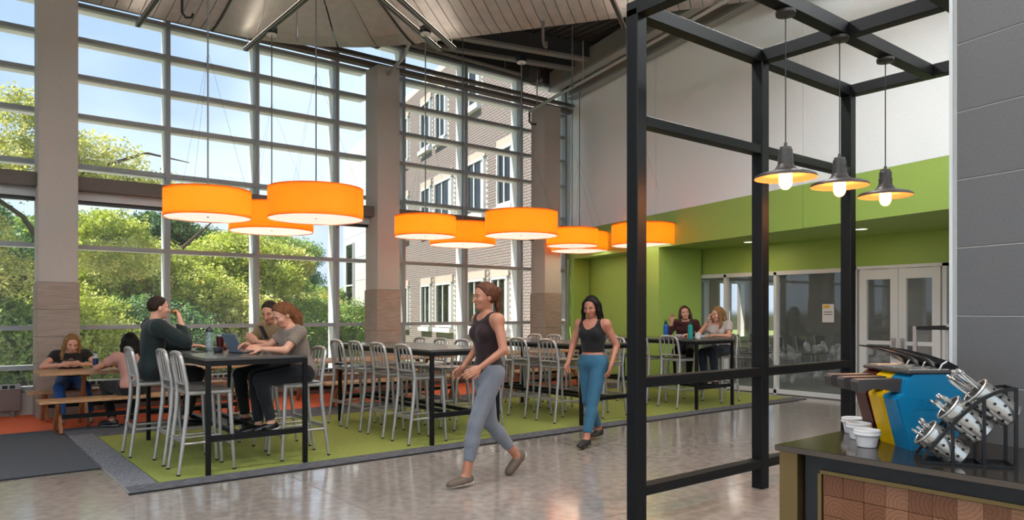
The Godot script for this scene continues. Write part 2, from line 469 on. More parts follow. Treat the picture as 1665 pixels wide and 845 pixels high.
	# recessed downlights in the soffit
	for p in [Vector3(10.54, 2.641, -5.07), Vector3(10.96, 2.641, -7.20)]:
		var dl := thing("downlight", ["round recessed downlight in the green soffit nearest the double doors", "round recessed downlight in the green soffit nearest the seated women"][taken.get("downlight", -1) + 1], "light", p, 0, "soffit downlights")
		part(B.new().lathe([Vector2(0.085, -0.004), Vector2(0.095, -0.004), Vector2(0.095, 0.003), Vector2(0.085, 0.003)], 20, Transform3D(), true), "ring", M.white, dl)
		part(B.new().lathe([Vector2(0.0, 0.0), Vector2(0.085, -0.001)], 20), "lamp_lens", M.lens, dl)
		area(Vector3(0, -0.01, 0), Vector2(0.15, 0.15), 0.35, Color(1, 0.9, 0.75), true, dl)
	# glazed partition with mullions, and the double door
	var pw := room("window_5")
	var zs := [-9.19, -8.1, -7.07, -5.86]
	for z in zs: part(B.new().box(Vector3(11.6, 1.07, z), Vector3(0.1, 2.14, 0.055)), "mullion", M.white_metal, pw)
	for y in [0.05, 2.12]: part(B.new().box(Vector3(11.6, y, -7.52), Vector3(0.1, 0.07, 3.36)), "rail", M.white_metal, pw)
	for i in 3:
		part(B.new().box(Vector3(11.6, 1.085, (zs[i] + zs[i + 1]) / 2), Vector3(0.012, 2.0, zs[i + 1] - zs[i] - 0.05)), "pane", M.partition_pane, pw)
	var paper := part(B.new().box(Vector3(11.585, 1.42, -6.12), Vector3(0.004, 0.30, 0.2)), "paper_notice", M.white, pw)
	paper.set_meta("label", "white paper notice with a yellow heading taped to the glass")
	part(B.new().box(Vector3(11.5825, 1.53, -6.15), Vector3(0.003, 0.05, 0.11)), "yellow_heading", mat(Color(0.85, 0.65, 0.12), 0.7), paper)
	part(B.new().box(Vector3(11.5825, 1.44, -6.12), Vector3(0.003, 0.012, 0.15)), "print_line", M.lamp_grey, paper)
	part(B.new().box(Vector3(11.5825, 1.40, -6.12), Vector3(0.003, 0.012, 0.15)), "print_line", M.lamp_grey, paper)
	for d in 2:
		var zc: float = [-5.30, -4.70][d]
		var dr := room("door_%d" % (d + 1))
		for s in [-1, 1]: part(B.new().box(Vector3(11.6, 1.06, zc + s * 0.24), Vector3(0.06, 2.11, 0.115)), "stile", M.white_metal, dr)
		for y in [[0.16, 0.30], [0.96, 0.06], [2.03, 0.16]]: part(B.new().box(Vector3(11.6, y[0], zc), Vector3(0.055, y[1], 0.37)), "rail", M.white_metal, dr)
		part(B.new().box(Vector3(11.6, 1.17, zc), Vector3(0.012, 1.56, 0.37)), "pane", M.partition_pane, dr)
		var hs := -1 if d else 1
		part(B.new().box(Vector3(11.555, 0.88, zc + hs * 0.235), Vector3(0.012, 0.32, 0.06)), "push_plate", M.steel, dr)
		part(B.new().tube([Vector3(11.56, 0.78, zc + hs * 0.235), Vector3(11.50, 0.80, zc + hs * 0.235), Vector3(11.50, 0.98, zc + hs * 0.235), Vector3(11.56, 1.0, zc + hs * 0.235)], 0.01, 6), "handle", M.steel, dr)
	var df := room("trim_6")
	for z in [-5.66, -4.34]: part(B.new().box(Vector3(11.6, 1.08, z), Vector3(0.1, 2.16, 0.06)), "jamb", M.white_metal, df)
	part(B.new().box(Vector3(11.6, 2.14, -5.0), Vector3(0.1, 0.05, 1.38)), "head", M.white_metal, df)
	part(B.new().box(Vector3(11.6, 1.08, -5.76), Vector3(0.1, 2.16, 0.14)), "side_panel", M.white_metal, df)
	# room beyond the partition
	var rb := room("floor_beyond")
	part(B.new().box(Vector3(16.3, -0.09, -4.6), Vector3(9.2, 0.2, 15.4)), "dark_carpet_floor", M.dark_carpet, rb)
	var wb := room("wall_beyond")
	part(B.new().box(Vector3(20.8, 1.5, -4.6), Vector3(0.2, 3.0, 15.4)), "end_wall", M.far_wall, wb)
	part(B.new().box(Vector3(16.3, 1.5, 3.2), Vector3(9.2, 3.0, 0.2)), "near_wall", M.far_wall, wb)
	part(B.new().box(Vector3(16.3, 2.85, -4.6), Vector3(9.2, 0.2, 15.4)), "lid", M.white_wall, wb)
	part(B.new().box(Vector3(16.3, 0.35, -12.2), Vector3(9.2, 0.7, 0.2)), "window_apron", M.far_wall, wb)
	part(B.new().box(Vector3(16.3, 2.55, -12.2), Vector3(9.2, 0.5, 0.2)), "window_head", M.far_wall, wb)
	for x in [12.1, 13.3, 15.0, 16.7, 18.4, 20.3]: part(B.new().box(Vector3(x, 1.5, -12.2), Vector3(0.5, 1.7, 0.22)), "window_pier", M.far_wall, wb)
	var wn := room("window_6")
	for x in [12.7, 14.15, 15.85, 17.55, 19.35]:
		part(B.new().box(Vector3(x, 1.5, -12.22), Vector3(1.2, 1.65, 0.012)), "pane", M.pane, wn)
		part(B.new().box(Vector3(x, 1.5, -12.14), Vector3(0.05, 1.65, 0.08)), "mullion", M.white_metal, wn)
		for y in [0.72, 2.28]: part(B.new().box(Vector3(x, y, -12.12), Vector3(1.3, 0.07, 0.12)), "frame_rail", M.white_metal, wn)
		for s in [-0.6, 0.6]: part(B.new().box(Vector3(x + s, 1.5, -12.12), Vector3(0.06, 1.6, 0.12)), "frame_stile", M.white_metal, wn)
	for x in [13.6, 17.0]:  # unseen lamps above the glass, placed to brighten the far room
		for z in [-9.5, -6.0, -2.5]:
			var cl := thing("unseen_ceiling_light", "unseen square ceiling light placed to brighten the far room, %s row, %s" % [["first", "second"][int(x > 15)], ["by the windows", "in the middle", "near the doors"][int((z + 9.5) / 3.4)]], "light", Vector3(x, 2.74, z), 0, "unseen ceiling lights beyond the glass")
			part(B.new().box(Vector3(0, 0.0, 0), Vector3(0.6, 0.03, 0.6)), "frame", M.white_metal, cl)
			part(B.new().box(Vector3(0, -0.017, 0), Vector3(0.54, 0.006, 0.54)), "lamp_diffuser", M.lens, cl)
			area(Vector3(0, -0.03, 0), Vector2(0.5, 0.5), 1.2, Color(1.0, 0.96, 0.92), true, cl)
	# unseen half of the hall: large windows placed to let in sky light
	var wk := room("wall_back")
	part(B.new().box(Vector3(2.7, 0.4, 8.2), Vector3(18.4, 0.8, 0.3)), "knee_wall", M.white_wall, wk)
	part(B.new().box(Vector3(2.7, 6.35, 8.2), Vector3(18.4, 1.0, 0.3)), "head_wall", M.white_wall, wk)
	for x in [-6.2, -2.0, 2.2, 6.4, 11.0]: part(B.new().box(Vector3(x, 3.35, 8.2), Vector3(0.7, 5.1, 0.32)), "pier", M.white_wall, wk)
	var wk2 := room("window_7")
	for x in [-4.1, 0.1, 4.3, 8.7]: part(B.new().box(Vector3(x, 3.3, 8.2), Vector3(4.0, 5.1, 0.012)), "pane", M.pane, wk2)
	var wl := room("wall_left")
	part(B.new().box(Vector3(-6.1, 0.4, -2.0), Vector3(0.3, 0.8, 20.6)), "knee_wall", M.white_wall, wl)
	part(B.new().box(Vector3(-6.1, 6.35, -2.0), Vector3(0.3, 1.0, 20.6)), "head_wall", M.white_wall, wl)
	for z in [-12.0, -8.0, -4.0, 0.0, 4.0, 8.0]: part(B.new().box(Vector3(-6.1, 3.35, z), Vector3(0.32, 5.1, 0.6)), "pier", M.white_wall, wl)
	var wl2 := room("window_8")
	for z in [-10.0, -6.0, -2.0, 2.0, 6.0]: part(B.new().box(Vector3(-6.1, 3.3, z), Vector3(0.012, 5.1, 3.4)), "pane", M.pane, wl2)
	heaters()

func v2(p: Vector3) -> Vector2:
	return Vector2(p.x, p.z)

func heaters() -> void:
	# fin-tube cabinets below the glass, with slotted tops
	var spans := [[-5.5, 0.95], [1.75, 6.0], [6.85, 10.0]]
	var lbl := ["brown radiator cabinet with slotted grey top left of the leftmost column", "long brown radiator cabinet with slotted grey top behind the picnic table with two women", "long brown radiator cabinet with slotted grey top between the middle column and the green wall"]
	for i in 3:
		var s: Array = spans[i]
		var L: float = s[1] - s[0]
		var h := thing("radiator_cabinet", lbl[i], "radiator", Vector3((s[0] + s[1]) / 2, 0, -12.02), 0, "radiators under the windows")
		part(B.new().box(Vector3(0, 0.235, 0), Vector3(L, 0.29, 0.13), Basis(), 0.006), "cabinet", M.heater, h)
		part(B.new().box(Vector3(0, 0.415, 0), Vector3(L, 0.07, 0.15), Basis(), 0.008), "top_cover", M.heater_top, h)
		for k in int(L / 0.085):
			part(B.new().box(Vector3(-L / 2 + 0.06 + k * 0.085, 0.418, 0.0755), Vector3(0.06, 0.042, 0.003)), "slot", M.grille_slot, h)
		for k in int(L / 0.9) + 1:
			part(B.new().box(Vector3(-L / 2 + 0.1 + k * (L - 0.2) / int(L / 0.9), 0.05, 0.0), Vector3(0.05, 0.1, 0.1)), "foot", M.heater, h)

# ---------------------------------------------------------------- ceiling
func ceilings() -> void:
	var rf := room("ceiling")
	part(B.new().box(Vector3(2.7, 6.95, -2.0), Vector3(18.6, 0.2, 21.0)), "deck", M.deck, rf)
	var rb := B.new().box(Vector3.ZERO, Vector3(0.07, 0.05, 1.0)).mesh()
	for i in 34:
		var rib := put(rb, "deck_rib", M.deck, rf, Vector3(5.2 + i * 0.17, 6.83, -8.6))
		rib.scale.z = 7.2
	# sprayed beams across the deck
	for k in 2:
		var a := Vector3(6.2, 6.45, -11.27) if k == 0 else Vector3(6.2, 6.45, -11.9)
		var b := a + N2 * 5.0
		var bm := thing("roof_beam", ["sprayed grey roof beam above the far windows, nearer the planks", "sprayed grey roof beam above the far windows, closest to the glass"][k], "beam")
		part(B.new().bar(a, b, 0.16, 0.05, Vector3.UP), "lower_flange", M.fireproof, bm)
		part(B.new().bar(a + Vector3(0, 0.17, 0), b + Vector3(0, 0.17, 0), 0.05, 0.30, Vector3.UP), "web", M.deck, bm)
	for k in 2:
		var off: float = [-0.14, -0.62][k]
		var bm := thing("roof_beam", ["sprayed grey beam along the top of the white wall", "second sprayed grey beam beside the white wall top"][k], "beam")
		part(B.new().bar(W(-4, 6.19 + k * 0.1, off), W(8.6, 6.19 + k * 0.1, off), 0.2, 0.05), "lower_flange", M.pipe, bm)
		part(B.new().bar(W(-4, 6.40 + k * 0.1, off), W(8.6, 6.40 + k * 0.1, off), 0.13, 0.38), "web", M.fireproof, bm)
	# sprinkler main, conduits and rods
	var sp := thing("sprinkler_pipe", "pale grey sprinkler pipe slanting under the dark roof deck", "pipe")
	var p0 := Vector3(9.9, 5.70, -11.8)
	part(B.new().tube([p0, p0 - D2 * 9.5 + Vector3(0, 0.02, 0)], 0.032, 10), "main", M.pipe, sp)
	for t in [0.35, 2.2, 3.6, 6.0]:
		part(B.new().tube([p0 - D2 * t, p0 - D2 * t + Vector3(0, 0.75, 0)], 0.012, 6), "hanger_rod", M.pipe, sp)
	part(B.new().tube([p0, p0 + Vector3(0, -0.1, 0), p0 + Vector3(0, -0.22, 0), p0 + Vector3(0.06, -0.26, 0.0), p0 + Vector3(0.18, -0.25, 0)], 0.022, 8), "drain_elbow", M.lamp_grey, sp)
	var cd := thing("conduit", "grey conduit running along the top of the far windows", "pipe")
	part(B.new().tube([Vector3(6.3, 6.42, -11.75), Vector3(8.2, 6.42, -11.75), Vector3(10.2, 6.40, -11.75)], 0.04, 8), "tube", M.fireproof, cd)
	for x in [6.8, 8.0, 9.2]: part(B.new().tube([Vector3(x, 6.42, -11.75), Vector3(x, 6.85, -11.75)], 0.008, 5), "hanger_rod", M.pipe, cd)
	solo(B.new().tube([Vector3(6.42, 5.72, -11.62), Vector3(6.28, 5.80, -10.8), Vector3(6.05, 5.9, -10.15)], 0.03, 8), "brace_tube", M.pipe, "pale diagonal brace tube above the middle column", "brace")
	for c in [[Vector3(6.05, 6.45, -11.45), "steel bracket block with pipes above the middle column"], [Vector3(9.75, 6.6, -11.6), "steel bracket block above the column by the green wall"]]:
		solo(B.new().box(c[0], Vector3(0.3, 0.65, 0.3)), "bracket", M.deck, c[1], "bracket")
	# suspended ceiling: two plank wings joined by a fan of sheet metal
	var left := thing("plank_ceiling", "suspended ceiling of grey planks running towards the left windows", "ceiling")
	var pl := plank_mesh(14.0)
	for i in 32:
		put(pl, "plank", M.plank, left, Vector3(3.35 - 0.085 - i * 0.167, 5.75, -11.57), 0.0)
	part(B.new().box(Vector3(0.7, 6.2, -4.6), Vector3(5.4, 0.03, 13.9)), "backing", M.deck, left)
	var right := thing("plank_ceiling", "suspended ceiling of warm grey planks fanning over the walkway", "ceiling")
	var e0 := Vector3(3.35, 0, -8.33) + RD * 3.23
	var along := Vector3(0.55, 0, 0.835)
	var ang := atan2(-RD.x, -RD.z)
	var pr := plank_mesh(9.0)
	for i in 46:
		var q := e0 + along * (0.085 + i * 0.167)
		put(pr, "plank", M.plank, right, Vector3(q.x, 5.75, q.z), ang)
	part(B.new().box(e0 + along * 3.9 - RD * 4.5 + Vector3(0, 6.2, 0), Vector3(7.8, 0.03, 8.6), Basis(along, Vector3.UP, -RD)), "backing", M.deck, right)
	var fan := thing("metal_ceiling_corner", "smooth grey sheet metal fan where the plank ceiling turns", "ceiling")
	var apex := Vector3(3.35, 0, -8.33)
	var th1 := acos(RD.dot(Vector3(0, 0, -1)))
	for s in 5:
		var b := B.new()
		var a0: float = th1 * s / 5.0 + (0.006 if s else 0.0)
		var a1 := th1 * (s + 1) / 5.0 - 0.003
		for i in 5:
			for j in 14:
				var qs := []
				for c in [[i, j], [i + 1, j], [i + 1, j + 1], [i, j + 1]]:
					var a: float = lerpf(a0, a1, c[0] / 5.0)
					var s2: float = 3.23 * (1.0 - pow(1.0 - c[1] / 14.0, 1.6)) if c[1] < 14 else 3.23
					qs.append(apex + Vector3(sin(a), 0, -cos(a)) * (3.23 - s2) + Vector3(0, rise(s2) + 5.75, 0))
				b.quad(qs[0], qs[1], qs[2], qs[3])
		part(b, "sheet", M.sheet, fan)
	for s in [0, 5]:
		var pts := []
		for j in 15:
			var s2 := 3.23 * j / 14.0
			var a: float = th1 * s / 5.0
			pts.append(apex + Vector3(sin(a), 0, -cos(a)) * (3.23 - s2) + Vector3(0, rise(s2) + 5.745, 0))
		part(B.new().tube(pts, 0.02, 6), "edge_bead", M.black_trim, fan)
	for s in [1, 2, 4]:
		var pts := []
		for j in 15:
			var s2 := 3.23 * j / 14.0
			var a: float = th1 * s / 5.0
			pts.append(apex + Vector3(sin(a), 0, -cos(a)) * (3.23 - s2) + Vector3(0, rise(s2) + 5.748, 0))
		part(B.new().tube(pts, 0.012, 5, true, 0.5), "seam", M.sheet, fan)
	# linear light bars under the planks
	var bars := [[Vector3(0.8, 5.55, -11.5), Vector3(0, 0, 1), "black linear light bar hung at the far left, beside the leftmost column"], [Vector3(2.3, 5.55, -11.5), Vector3(0, 0, 1), "black linear light bar left of the sheet metal ceiling"], [Vector3(3.83, 5.55, -11.5), Vector3(0, 0, 1), "black linear light bar under the left edge of the sheet metal ceiling"], [Vector3(6.22, 5.55, -9.6), -RD, "left one of the paired black light bars over the middle tables"], [Vector3(6.38, 5.55, -9.42), -RD, "right one of the paired black light bars over the middle tables"], [Vector3(7.8, 5.55, -7.17), -RD, "black linear light bar left of the tall black post"]]
	for q in bars:
		var a: Vector3 = q[0]
		var d: Vector3 = q[1]
		var t := thing("light_bar", q[2], "light", Vector3.ZERO, 0, "linear light bars")
		var bl: float = 2.4 if q[2].contains("paired") else 4.6
		part(B.new().bar(a, a + d * bl, 0.055, 0.05, Vector3.UP, 0.006), "housing", M.black, t)
		for s in [-0.5, 0.5]:
			part(B.new().bar(a + d.cross(Vector3.UP) * 0.055 * s + Vector3(0, -0.02, 0), a + d.cross(Vector3.UP) * 0.055 * s + d * bl + Vector3(0, -0.02, 0), 0.006, 0.016), "edge_lip", M.pipe, t)
		part(B.new().bar(a + Vector3(0, 0.026, 0), a + d * bl + Vector3(0, 0.026, 0), 0.045, 0.004), "unseen_lamp_strip", M.strip, t)  # unseen glowing top, placed to light the planks above
		var ul := AreaLight3D.new()
		ul.name = "unseen_uplight"
		t.add_child(ul)
		ul.transform = Transform3D(Basis(Vector3.UP.cross(d), d, Vector3.UP) * Basis(Vector3(1, 0, 0), PI), a + d * bl * 0.5 + Vector3(0, 0.032, 0))
		ul.area_size = Vector2(0.045, bl); ul.light_energy = 0.32 * bl / 4.6; ul.light_color = Color(1.0, 0.96, 0.9); ul.area_range = 30.0; ul.shadow_enabled = true
		for f in [0.12, 2.3]:
			part(B.new().tube([a + d * f, a + d * f + Vector3(0, 0.4, 0)], 0.006, 5), "hanger", M.pipe, t)
	solo(B.new().tube([Vector3(7.1, 5.95, -8.15), Vector3(7.1, 5.5, -8.15), Vector3(7.16, 5.42, -8.19), Vector3(7.25, 5.44, -8.25), Vector3(7.27, 5.52, -8.26)], 0.022, 8), "pipe_hook", M.band, "short hooked pipe below the right planks", "pipe")
	solo(B.new().tube([Vector3(2.75, 5.95, -10.9), Vector3(2.75, 5.66, -10.9), Vector3(2.80, 5.60, -10.9), Vector3(2.88, 5.62, -10.9), Vector3(2.90, 5.68, -10.9)], 0.018, 8), "pipe_hook", M.black, "small black hook below the left planks", "pipe")

func unseen_hall_lights() -> void:
	# unseen luminaires out of view, placed to brighten the hall, in rows of three
	var rows := ["over the walkway beside the bar tables", "over the middle of the hall", "over the serving side of the hall", "along the rear windows"]
	for r in 4:
		for c in 4:
			var at := Vector3(-3.6 + c * 3.5, 5.2, -4.2 + r * 3.2)
			var t := thing("unseen_hall_light", "unseen long white luminaire placed to brighten the hall, %s, %s in its row" % [rows[r], ["first", "second", "third", "fourth"][c]], "light", at, 0, "unseen hall luminaires")
			part(B.new().box(Vector3(0, 0.04, 0), Vector3(1.6, 0.07, 0.3), Basis(), 0.006), "housing", M.white_metal, t)
			part(B.new().box(Vector3(0, 0.0, 0), Vector3(1.56, 0.01, 0.26)), "lamp_diffuser", M.lens, t)
			for s in [-0.6, 0.6]: part(B.new().tube([Vector3(s, 0.07, 0), Vector3(s, 0.8, 0)], 0.004, 5), "hanger", M.pipe, t)
			area(Vector3(0, -0.01, 0), Vector2(1.5, 0.25), 4.6, Color(0.97, 0.985, 1.0), true, t)
			area(Vector3(0, 0.085, 0), Vector2(1.5, 0.25), 11.0, Color(0.97, 0.985, 1.0), false, t)

func rise(s: float) -> float:
	return 0.26 * smoothstep(0.0, 1.5, s)

func plank_mesh(L: float) -> ArrayMesh:
	# starts at the window end, runs along +Z, curving up from its lower edge
	var b := B.new()
	var w := 0.0775
	var ss := [0.0, 0.15, 0.3, 0.5, 0.7, 0.9, 1.1, 1.3, 1.5, L]
	for i in ss.size() - 1:
		var y0 := rise(ss[i]); var y1 := rise(ss[i + 1])
		var a := Vector3(-w, y0, ss[i]); var c := Vector3(w, y0, ss[i]); var d := Vector3(w, y1, ss[i + 1]); var e := Vector3(-w, y1, ss[i + 1])
		var up := Vector3(0, 0.04, 0)
		b.quad(a, e, d, c); b.quad(a + up, c + up, d + up, e + up); b.quad(a, a + up, e + up, e); b.quad(c, d, d + up, c + up)
	b.quad(Vector3(-w, 0, 0), Vector3(w, 0, 0), Vector3(w, 0.04, 0), Vector3(-w, 0.04, 0))
	return b.mesh()

# ---------------------------------------------------------------- pergola frame, tile wall
func steel_frame() -> void:
	var f := thing("steel_frame", "tall black steel frame of square posts and rails beside the walkway", "frame")
	var xs := [3.79, 5.29, 6.75]
	var z0 := -3.37
	var z1 := -2.66
	var z2 := -1.95
	var top := 3.51
	for x in xs: part(B.new().box(Vector3(x, top / 2, z0), Vector3(0.1, top, 0.1), Basis(), 0.006), "post", M.black_steel, f)
	for y in [0.205, 0.95, 2.75]:
		for i in 2: part(B.new().box(Vector3((xs[i] + xs[i + 1]) / 2, y, z0), Vector3(xs[i + 1] - xs[i] - 0.1, 0.072, 0.09), Basis(), 0.004), "rail", M.black_steel, f)
	for z in [z0, z1, z2]:
		part(B.new().box(Vector3(5.27, top, z), Vector3(3.06, 0.1, 0.1), Basis(), 0.004), "top_beam", M.black_steel, f)
	for x in xs:
		for k in 2:
			var za: float = [z0, z1][k]
			var zb: float = [z1, z2][k]
			part(B.new().box(Vector3(x, top, (za + zb) / 2), Vector3(0.1, 0.1, zb - za - 0.1), Basis(), 0.004), "cross_beam", M.black_steel, f)
		part(B.new().tube([Vector3(x, top, z2), Vector3(x, 6.0, z2)], 0.008, 6), "hanger_rod", M.black_steel, f)
	# three shop pendants under the middle beam
	var lbl := ["dark metal dome pendant with glowing bulb, nearest the tall black post", "dark metal dome pendant with glowing bulb, middle of the three", "dark metal dome pendant with glowing bulb, nearest the grey tile wall"]
	for i in 3:
		var t := thing("pendant_lamp", lbl[i], "lamp", Vector3([4.475, 5.20, 5.93][i], [2.335, 2.36, 2.36][i], -2.66), 0, "dome pendants under the steel frame")
		var up: float = 3.45 - t.position.y
		part(B.new().lathe([Vector2(0.0, up - 0.03), Vector2(0.062, up - 0.028), Vector2(0.066, up - 0.012), Vector2(0.066, up)], 24), "ceiling_rose", M.lamp_grey, t)
		part(B.new().tube([Vector3(0, 0.24, 0), Vector3(0, up - 0.02, 0)], 0.0045, 6), "cord", M.cord, t)
		part(B.new().lathe([Vector2(0.05, 0.075), Vector2(0.05, 0.135), Vector2(0.046, 0.138), Vector2(0.046, 0.185), Vector2(0.04, 0.19), Vector2(0.038, 0.205), Vector2(0.012, 0.21), Vector2(0.010, 0.235), Vector2(0.0, 0.24)], 24, Transform3D(), true), "socket", M.lamp_grey, t)
		part(B.new().lathe([Vector2(0.2, -0.005), Vector2(0.203, 0.0), Vector2(0.196, 0.014), Vector2(0.165, 0.028), Vector2(0.115, 0.037), Vector2(0.08, 0.05), Vector2(0.062, 0.068), Vector2(0.052, 0.088)], 40), "shade", M.lamp_grey, t)
		part(B.new().lathe([Vector2(0.03, 0.06), Vector2(0.06, 0.045), Vector2(0.11, 0.028), Vector2(0.16, 0.018), Vector2(0.19, 0.006), Vector2(0.2, -0.005)], 40), "shade_lining", M.lining, t)
		part(B.new().lathe([Vector2(0.001, -0.082), Vector2(0.018, -0.078), Vector2(0.032, -0.066), Vector2(0.042, -0.044), Vector2(0.044, -0.02), Vector2(0.044, 0.055)], 20), "bulb", M.bulb, t)
		var l := OmniLight3D.new()
		l.name = "bulb_light"
		t.add_child(l)
		l.position = Vector3(0, -0.02, 0)
		l.light_energy = 0.25; l.light_color = Color(1.0, 0.62, 0.34); l.omni_range = 30; l.light_size = 0.04; l.shadow_enabled = true

func tile_wall() -> void:
	var bw := Basis(D2, Vector3.UP, N2)
	var w := room("wall_tile")
	var e := Vector3(3.26, 0, -1.19)   # its free end; it runs back from there along -D2
	part(B.new().box(e - D2 * 1.25 + N2 * 0.0895 + Vector3(0, 3.0, 0), Vector3(2.5, 6.0, 0.16), bw), "grout_bed", M.grout, w)
	var tm := B.new().box(Vector3.ZERO, Vector3(0.596, 0.2725, 0.016), bw, 0.002).mesh()
	for r in 21:
		for c in 4:
			put(tm, "tile", M.tile, w, e - D2 * (0.306 + c * 0.6) + N2 * 0.014 + Vector3(0, 0.175 + 0.276 * r, 0))
	part(B.new().box(e + N2 * 0.09 + D2 * 0.006 + Vector3(0, 3.0, 0), Vector3(0.014, 6.0, 0.2), bw), "corner_trim", M.white_metal, w)
# ---------------------------------------------------------------- orange drum pendants
func drums() -> void:
	var big := []
	var L := [
		[2.33, 2.45, -8.19, 0, "smaller orange drum pendant at the far left, over the first bar table"],
		[3.88, 2.61, -10.49, 1, "orange drum pendant partly hidden behind the two leftmost drums"],
		[3.81, 2.61, -8.76, 1, "largest looking orange drum pendant, third from the left"],
		[5.62, 2.53, -9.06, 0, "smaller orange drum pendant in front of the middle column"],
		[7.48, 2.64, -10.79, 1, "orange drum pendant behind the middle pair, in front of the brick building"],
		[7.48, 2.67, -9.12, 1, "wide orange drum pendant just left of the column by the green wall"],
		[8.68, 2.58, -9.19, 0, "smaller orange drum pendant overlapping another, right of the third column"],
		[10.5, 2.70, -10.9, 1, "orange drum pendant mostly hidden behind a smaller one near the green wall"],
		[10.26, 2.66, -8.95, 1, "rightmost orange drum pendant, seen behind the tall black post"]]
	for q in L:
		var r: float = [0.445, 0.59][q[3]]
		var h: float = [0.30, 0.39][q[3]]
		var t := thing("drum_pendant", q[4], "lamp", Vector3(q[0], q[1], q[2]), 0, "orange drum pendants")
		part(B.new().lathe([Vector2(r - 0.004, 0), Vector2(r, 0), Vector2(r, h), Vector2(r - 0.004, h)], 64, Transform3D(), true), "drum_shade", M.orange_shade, t)
		part(B.new().lathe([Vector2(r - 0.005, 0.002), Vector2(r - 0.005, h - 0.002)], 64), "shade_lining", M.shade_lining, t)
		part(B.new().lathe([Vector2(0.0, 0.016), Vector2(r - 0.008, 0.016)], 48), "lamp_diffuser", M.diffuser, t)
		part(B.new().lathe([Vector2(0.0, 0.006), Vector2(0.012, 0.008), Vector2(0.012, 0.02)], 10), "finial", M.steel, t)
		part(B.new().lathe([Vector2(0.0, h - 0.02), Vector2(r - 0.008, h - 0.02)], 48), "top_diffuser", M.white, t)
		var up: float = 5.5 - q[1]
		var ceil_up: float = up if q[2] > -10.6 and q[0] < 8 else 6.7 - q[1]
		part(B.new().tube([Vector3(0, h - 0.02, 0), Vector3(0, ceil_up, 0)], 0.009, 6), "stem", M.stem, t)
		part(B.new().lathe([Vector2(0.0, ceil_up - 0.02), Vector2(0.075, ceil_up - 0.02), Vector2(0.075, ceil_up), Vector2(0.0, ceil_up)], 20, Transform3D(), true), "canopy", M.white, t)
		part(B.new().box(Vector3(0, ceil_up + 0.05, 0), Vector3(0.12, 0.1, 0.12)), "junction_box", M.black, t)
		for a in 3:
			var w := TAU * a / 3 + 0.4
			part(B.new().tube([Vector3(cos(w) * r * 0.9, h, sin(w) * r * 0.9), Vector3(0, h + 1.5, 0)], 0.0012, 4, false), "guy_wire", M.cord, t)
		area(Vector3(0, 0.008, 0), Vector2(r * 1.6, r * 1.6), 0.25 + 0.2 * q[3], Color(1.0, 0.9, 0.78), true, t)
		var l := OmniLight3D.new()
		l.name = "lamp_light"
		t.add_child(l)
		l.position = Vector3(0, h * 0.5, 0)
		l.light_energy = 0.55 + 0.4 * q[3]; l.light_color = Color(1.0, 0.92, 0.80); l.omni_range = 30; l.light_size = 0.1; l.shadow_enabled = true

# ---------------------------------------------------------------- bar tables and stools
func bar_tables() -> void:
	var lbl := ["dark bar-height table with black frame where three people sit", "empty dark bar-height table with black frame behind the woman in maroon", "dark bar-height table with black frame behind the woman in jeans and dark top", "dark bar-height table with black frame where two women sit by the glass partition"]
	var xs := [1.86, 4.155, 6.37, 8.70]
	var first: Node3D
	for i in 4:
		if i == 0:
			first = thing("bar_table", lbl[0], "table", Vector3(xs[0], 0, -6.58), 0, "bar tables")
			var w := 0.92
			var d := 2.28
			part(B.new().box(Vector3(w / 2, 1.018, -d / 2), Vector3(w, 0.026, d), Basis(), 0.004), "tabletop", M.table_top, first)
			for x in [0.02, w - 0.02]:
				for z in [-0.02, -d + 0.02]:
					part(B.new().box(Vector3(x, 0.502, z), Vector3(0.04, 1.0, 0.04), Basis(), 0.003), "leg", M.black_steel, first)
				part(B.new().box(Vector3(x, 0.983, -d / 2), Vector3(0.038, 0.044, d - 0.08)), "side_apron", M.black_steel, first)
			for z in [-0.02, -d + 0.02]:
				part(B.new().box(Vector3(w / 2, 0.983, z), Vector3(w - 0.08, 0.044, 0.038)), "end_apron", M.black_steel, first)
				part(B.new().box(Vector3(w / 2, 0.325, z), Vector3(w - 0.08, 0.05, 0.038)), "foot_rail", M.black_steel, first)
			for s in [-0.13, 0.13]:
				part(B.new().box(Vector3(w / 2 + s, 0.325, -d / 2), Vector3(0.04, 0.04, d - 0.08)), "long_rail", M.black_steel, first)
		else:
			copy(first, Vector3(xs[i], 0, -6.58), 0, lbl[i], "bar tables")

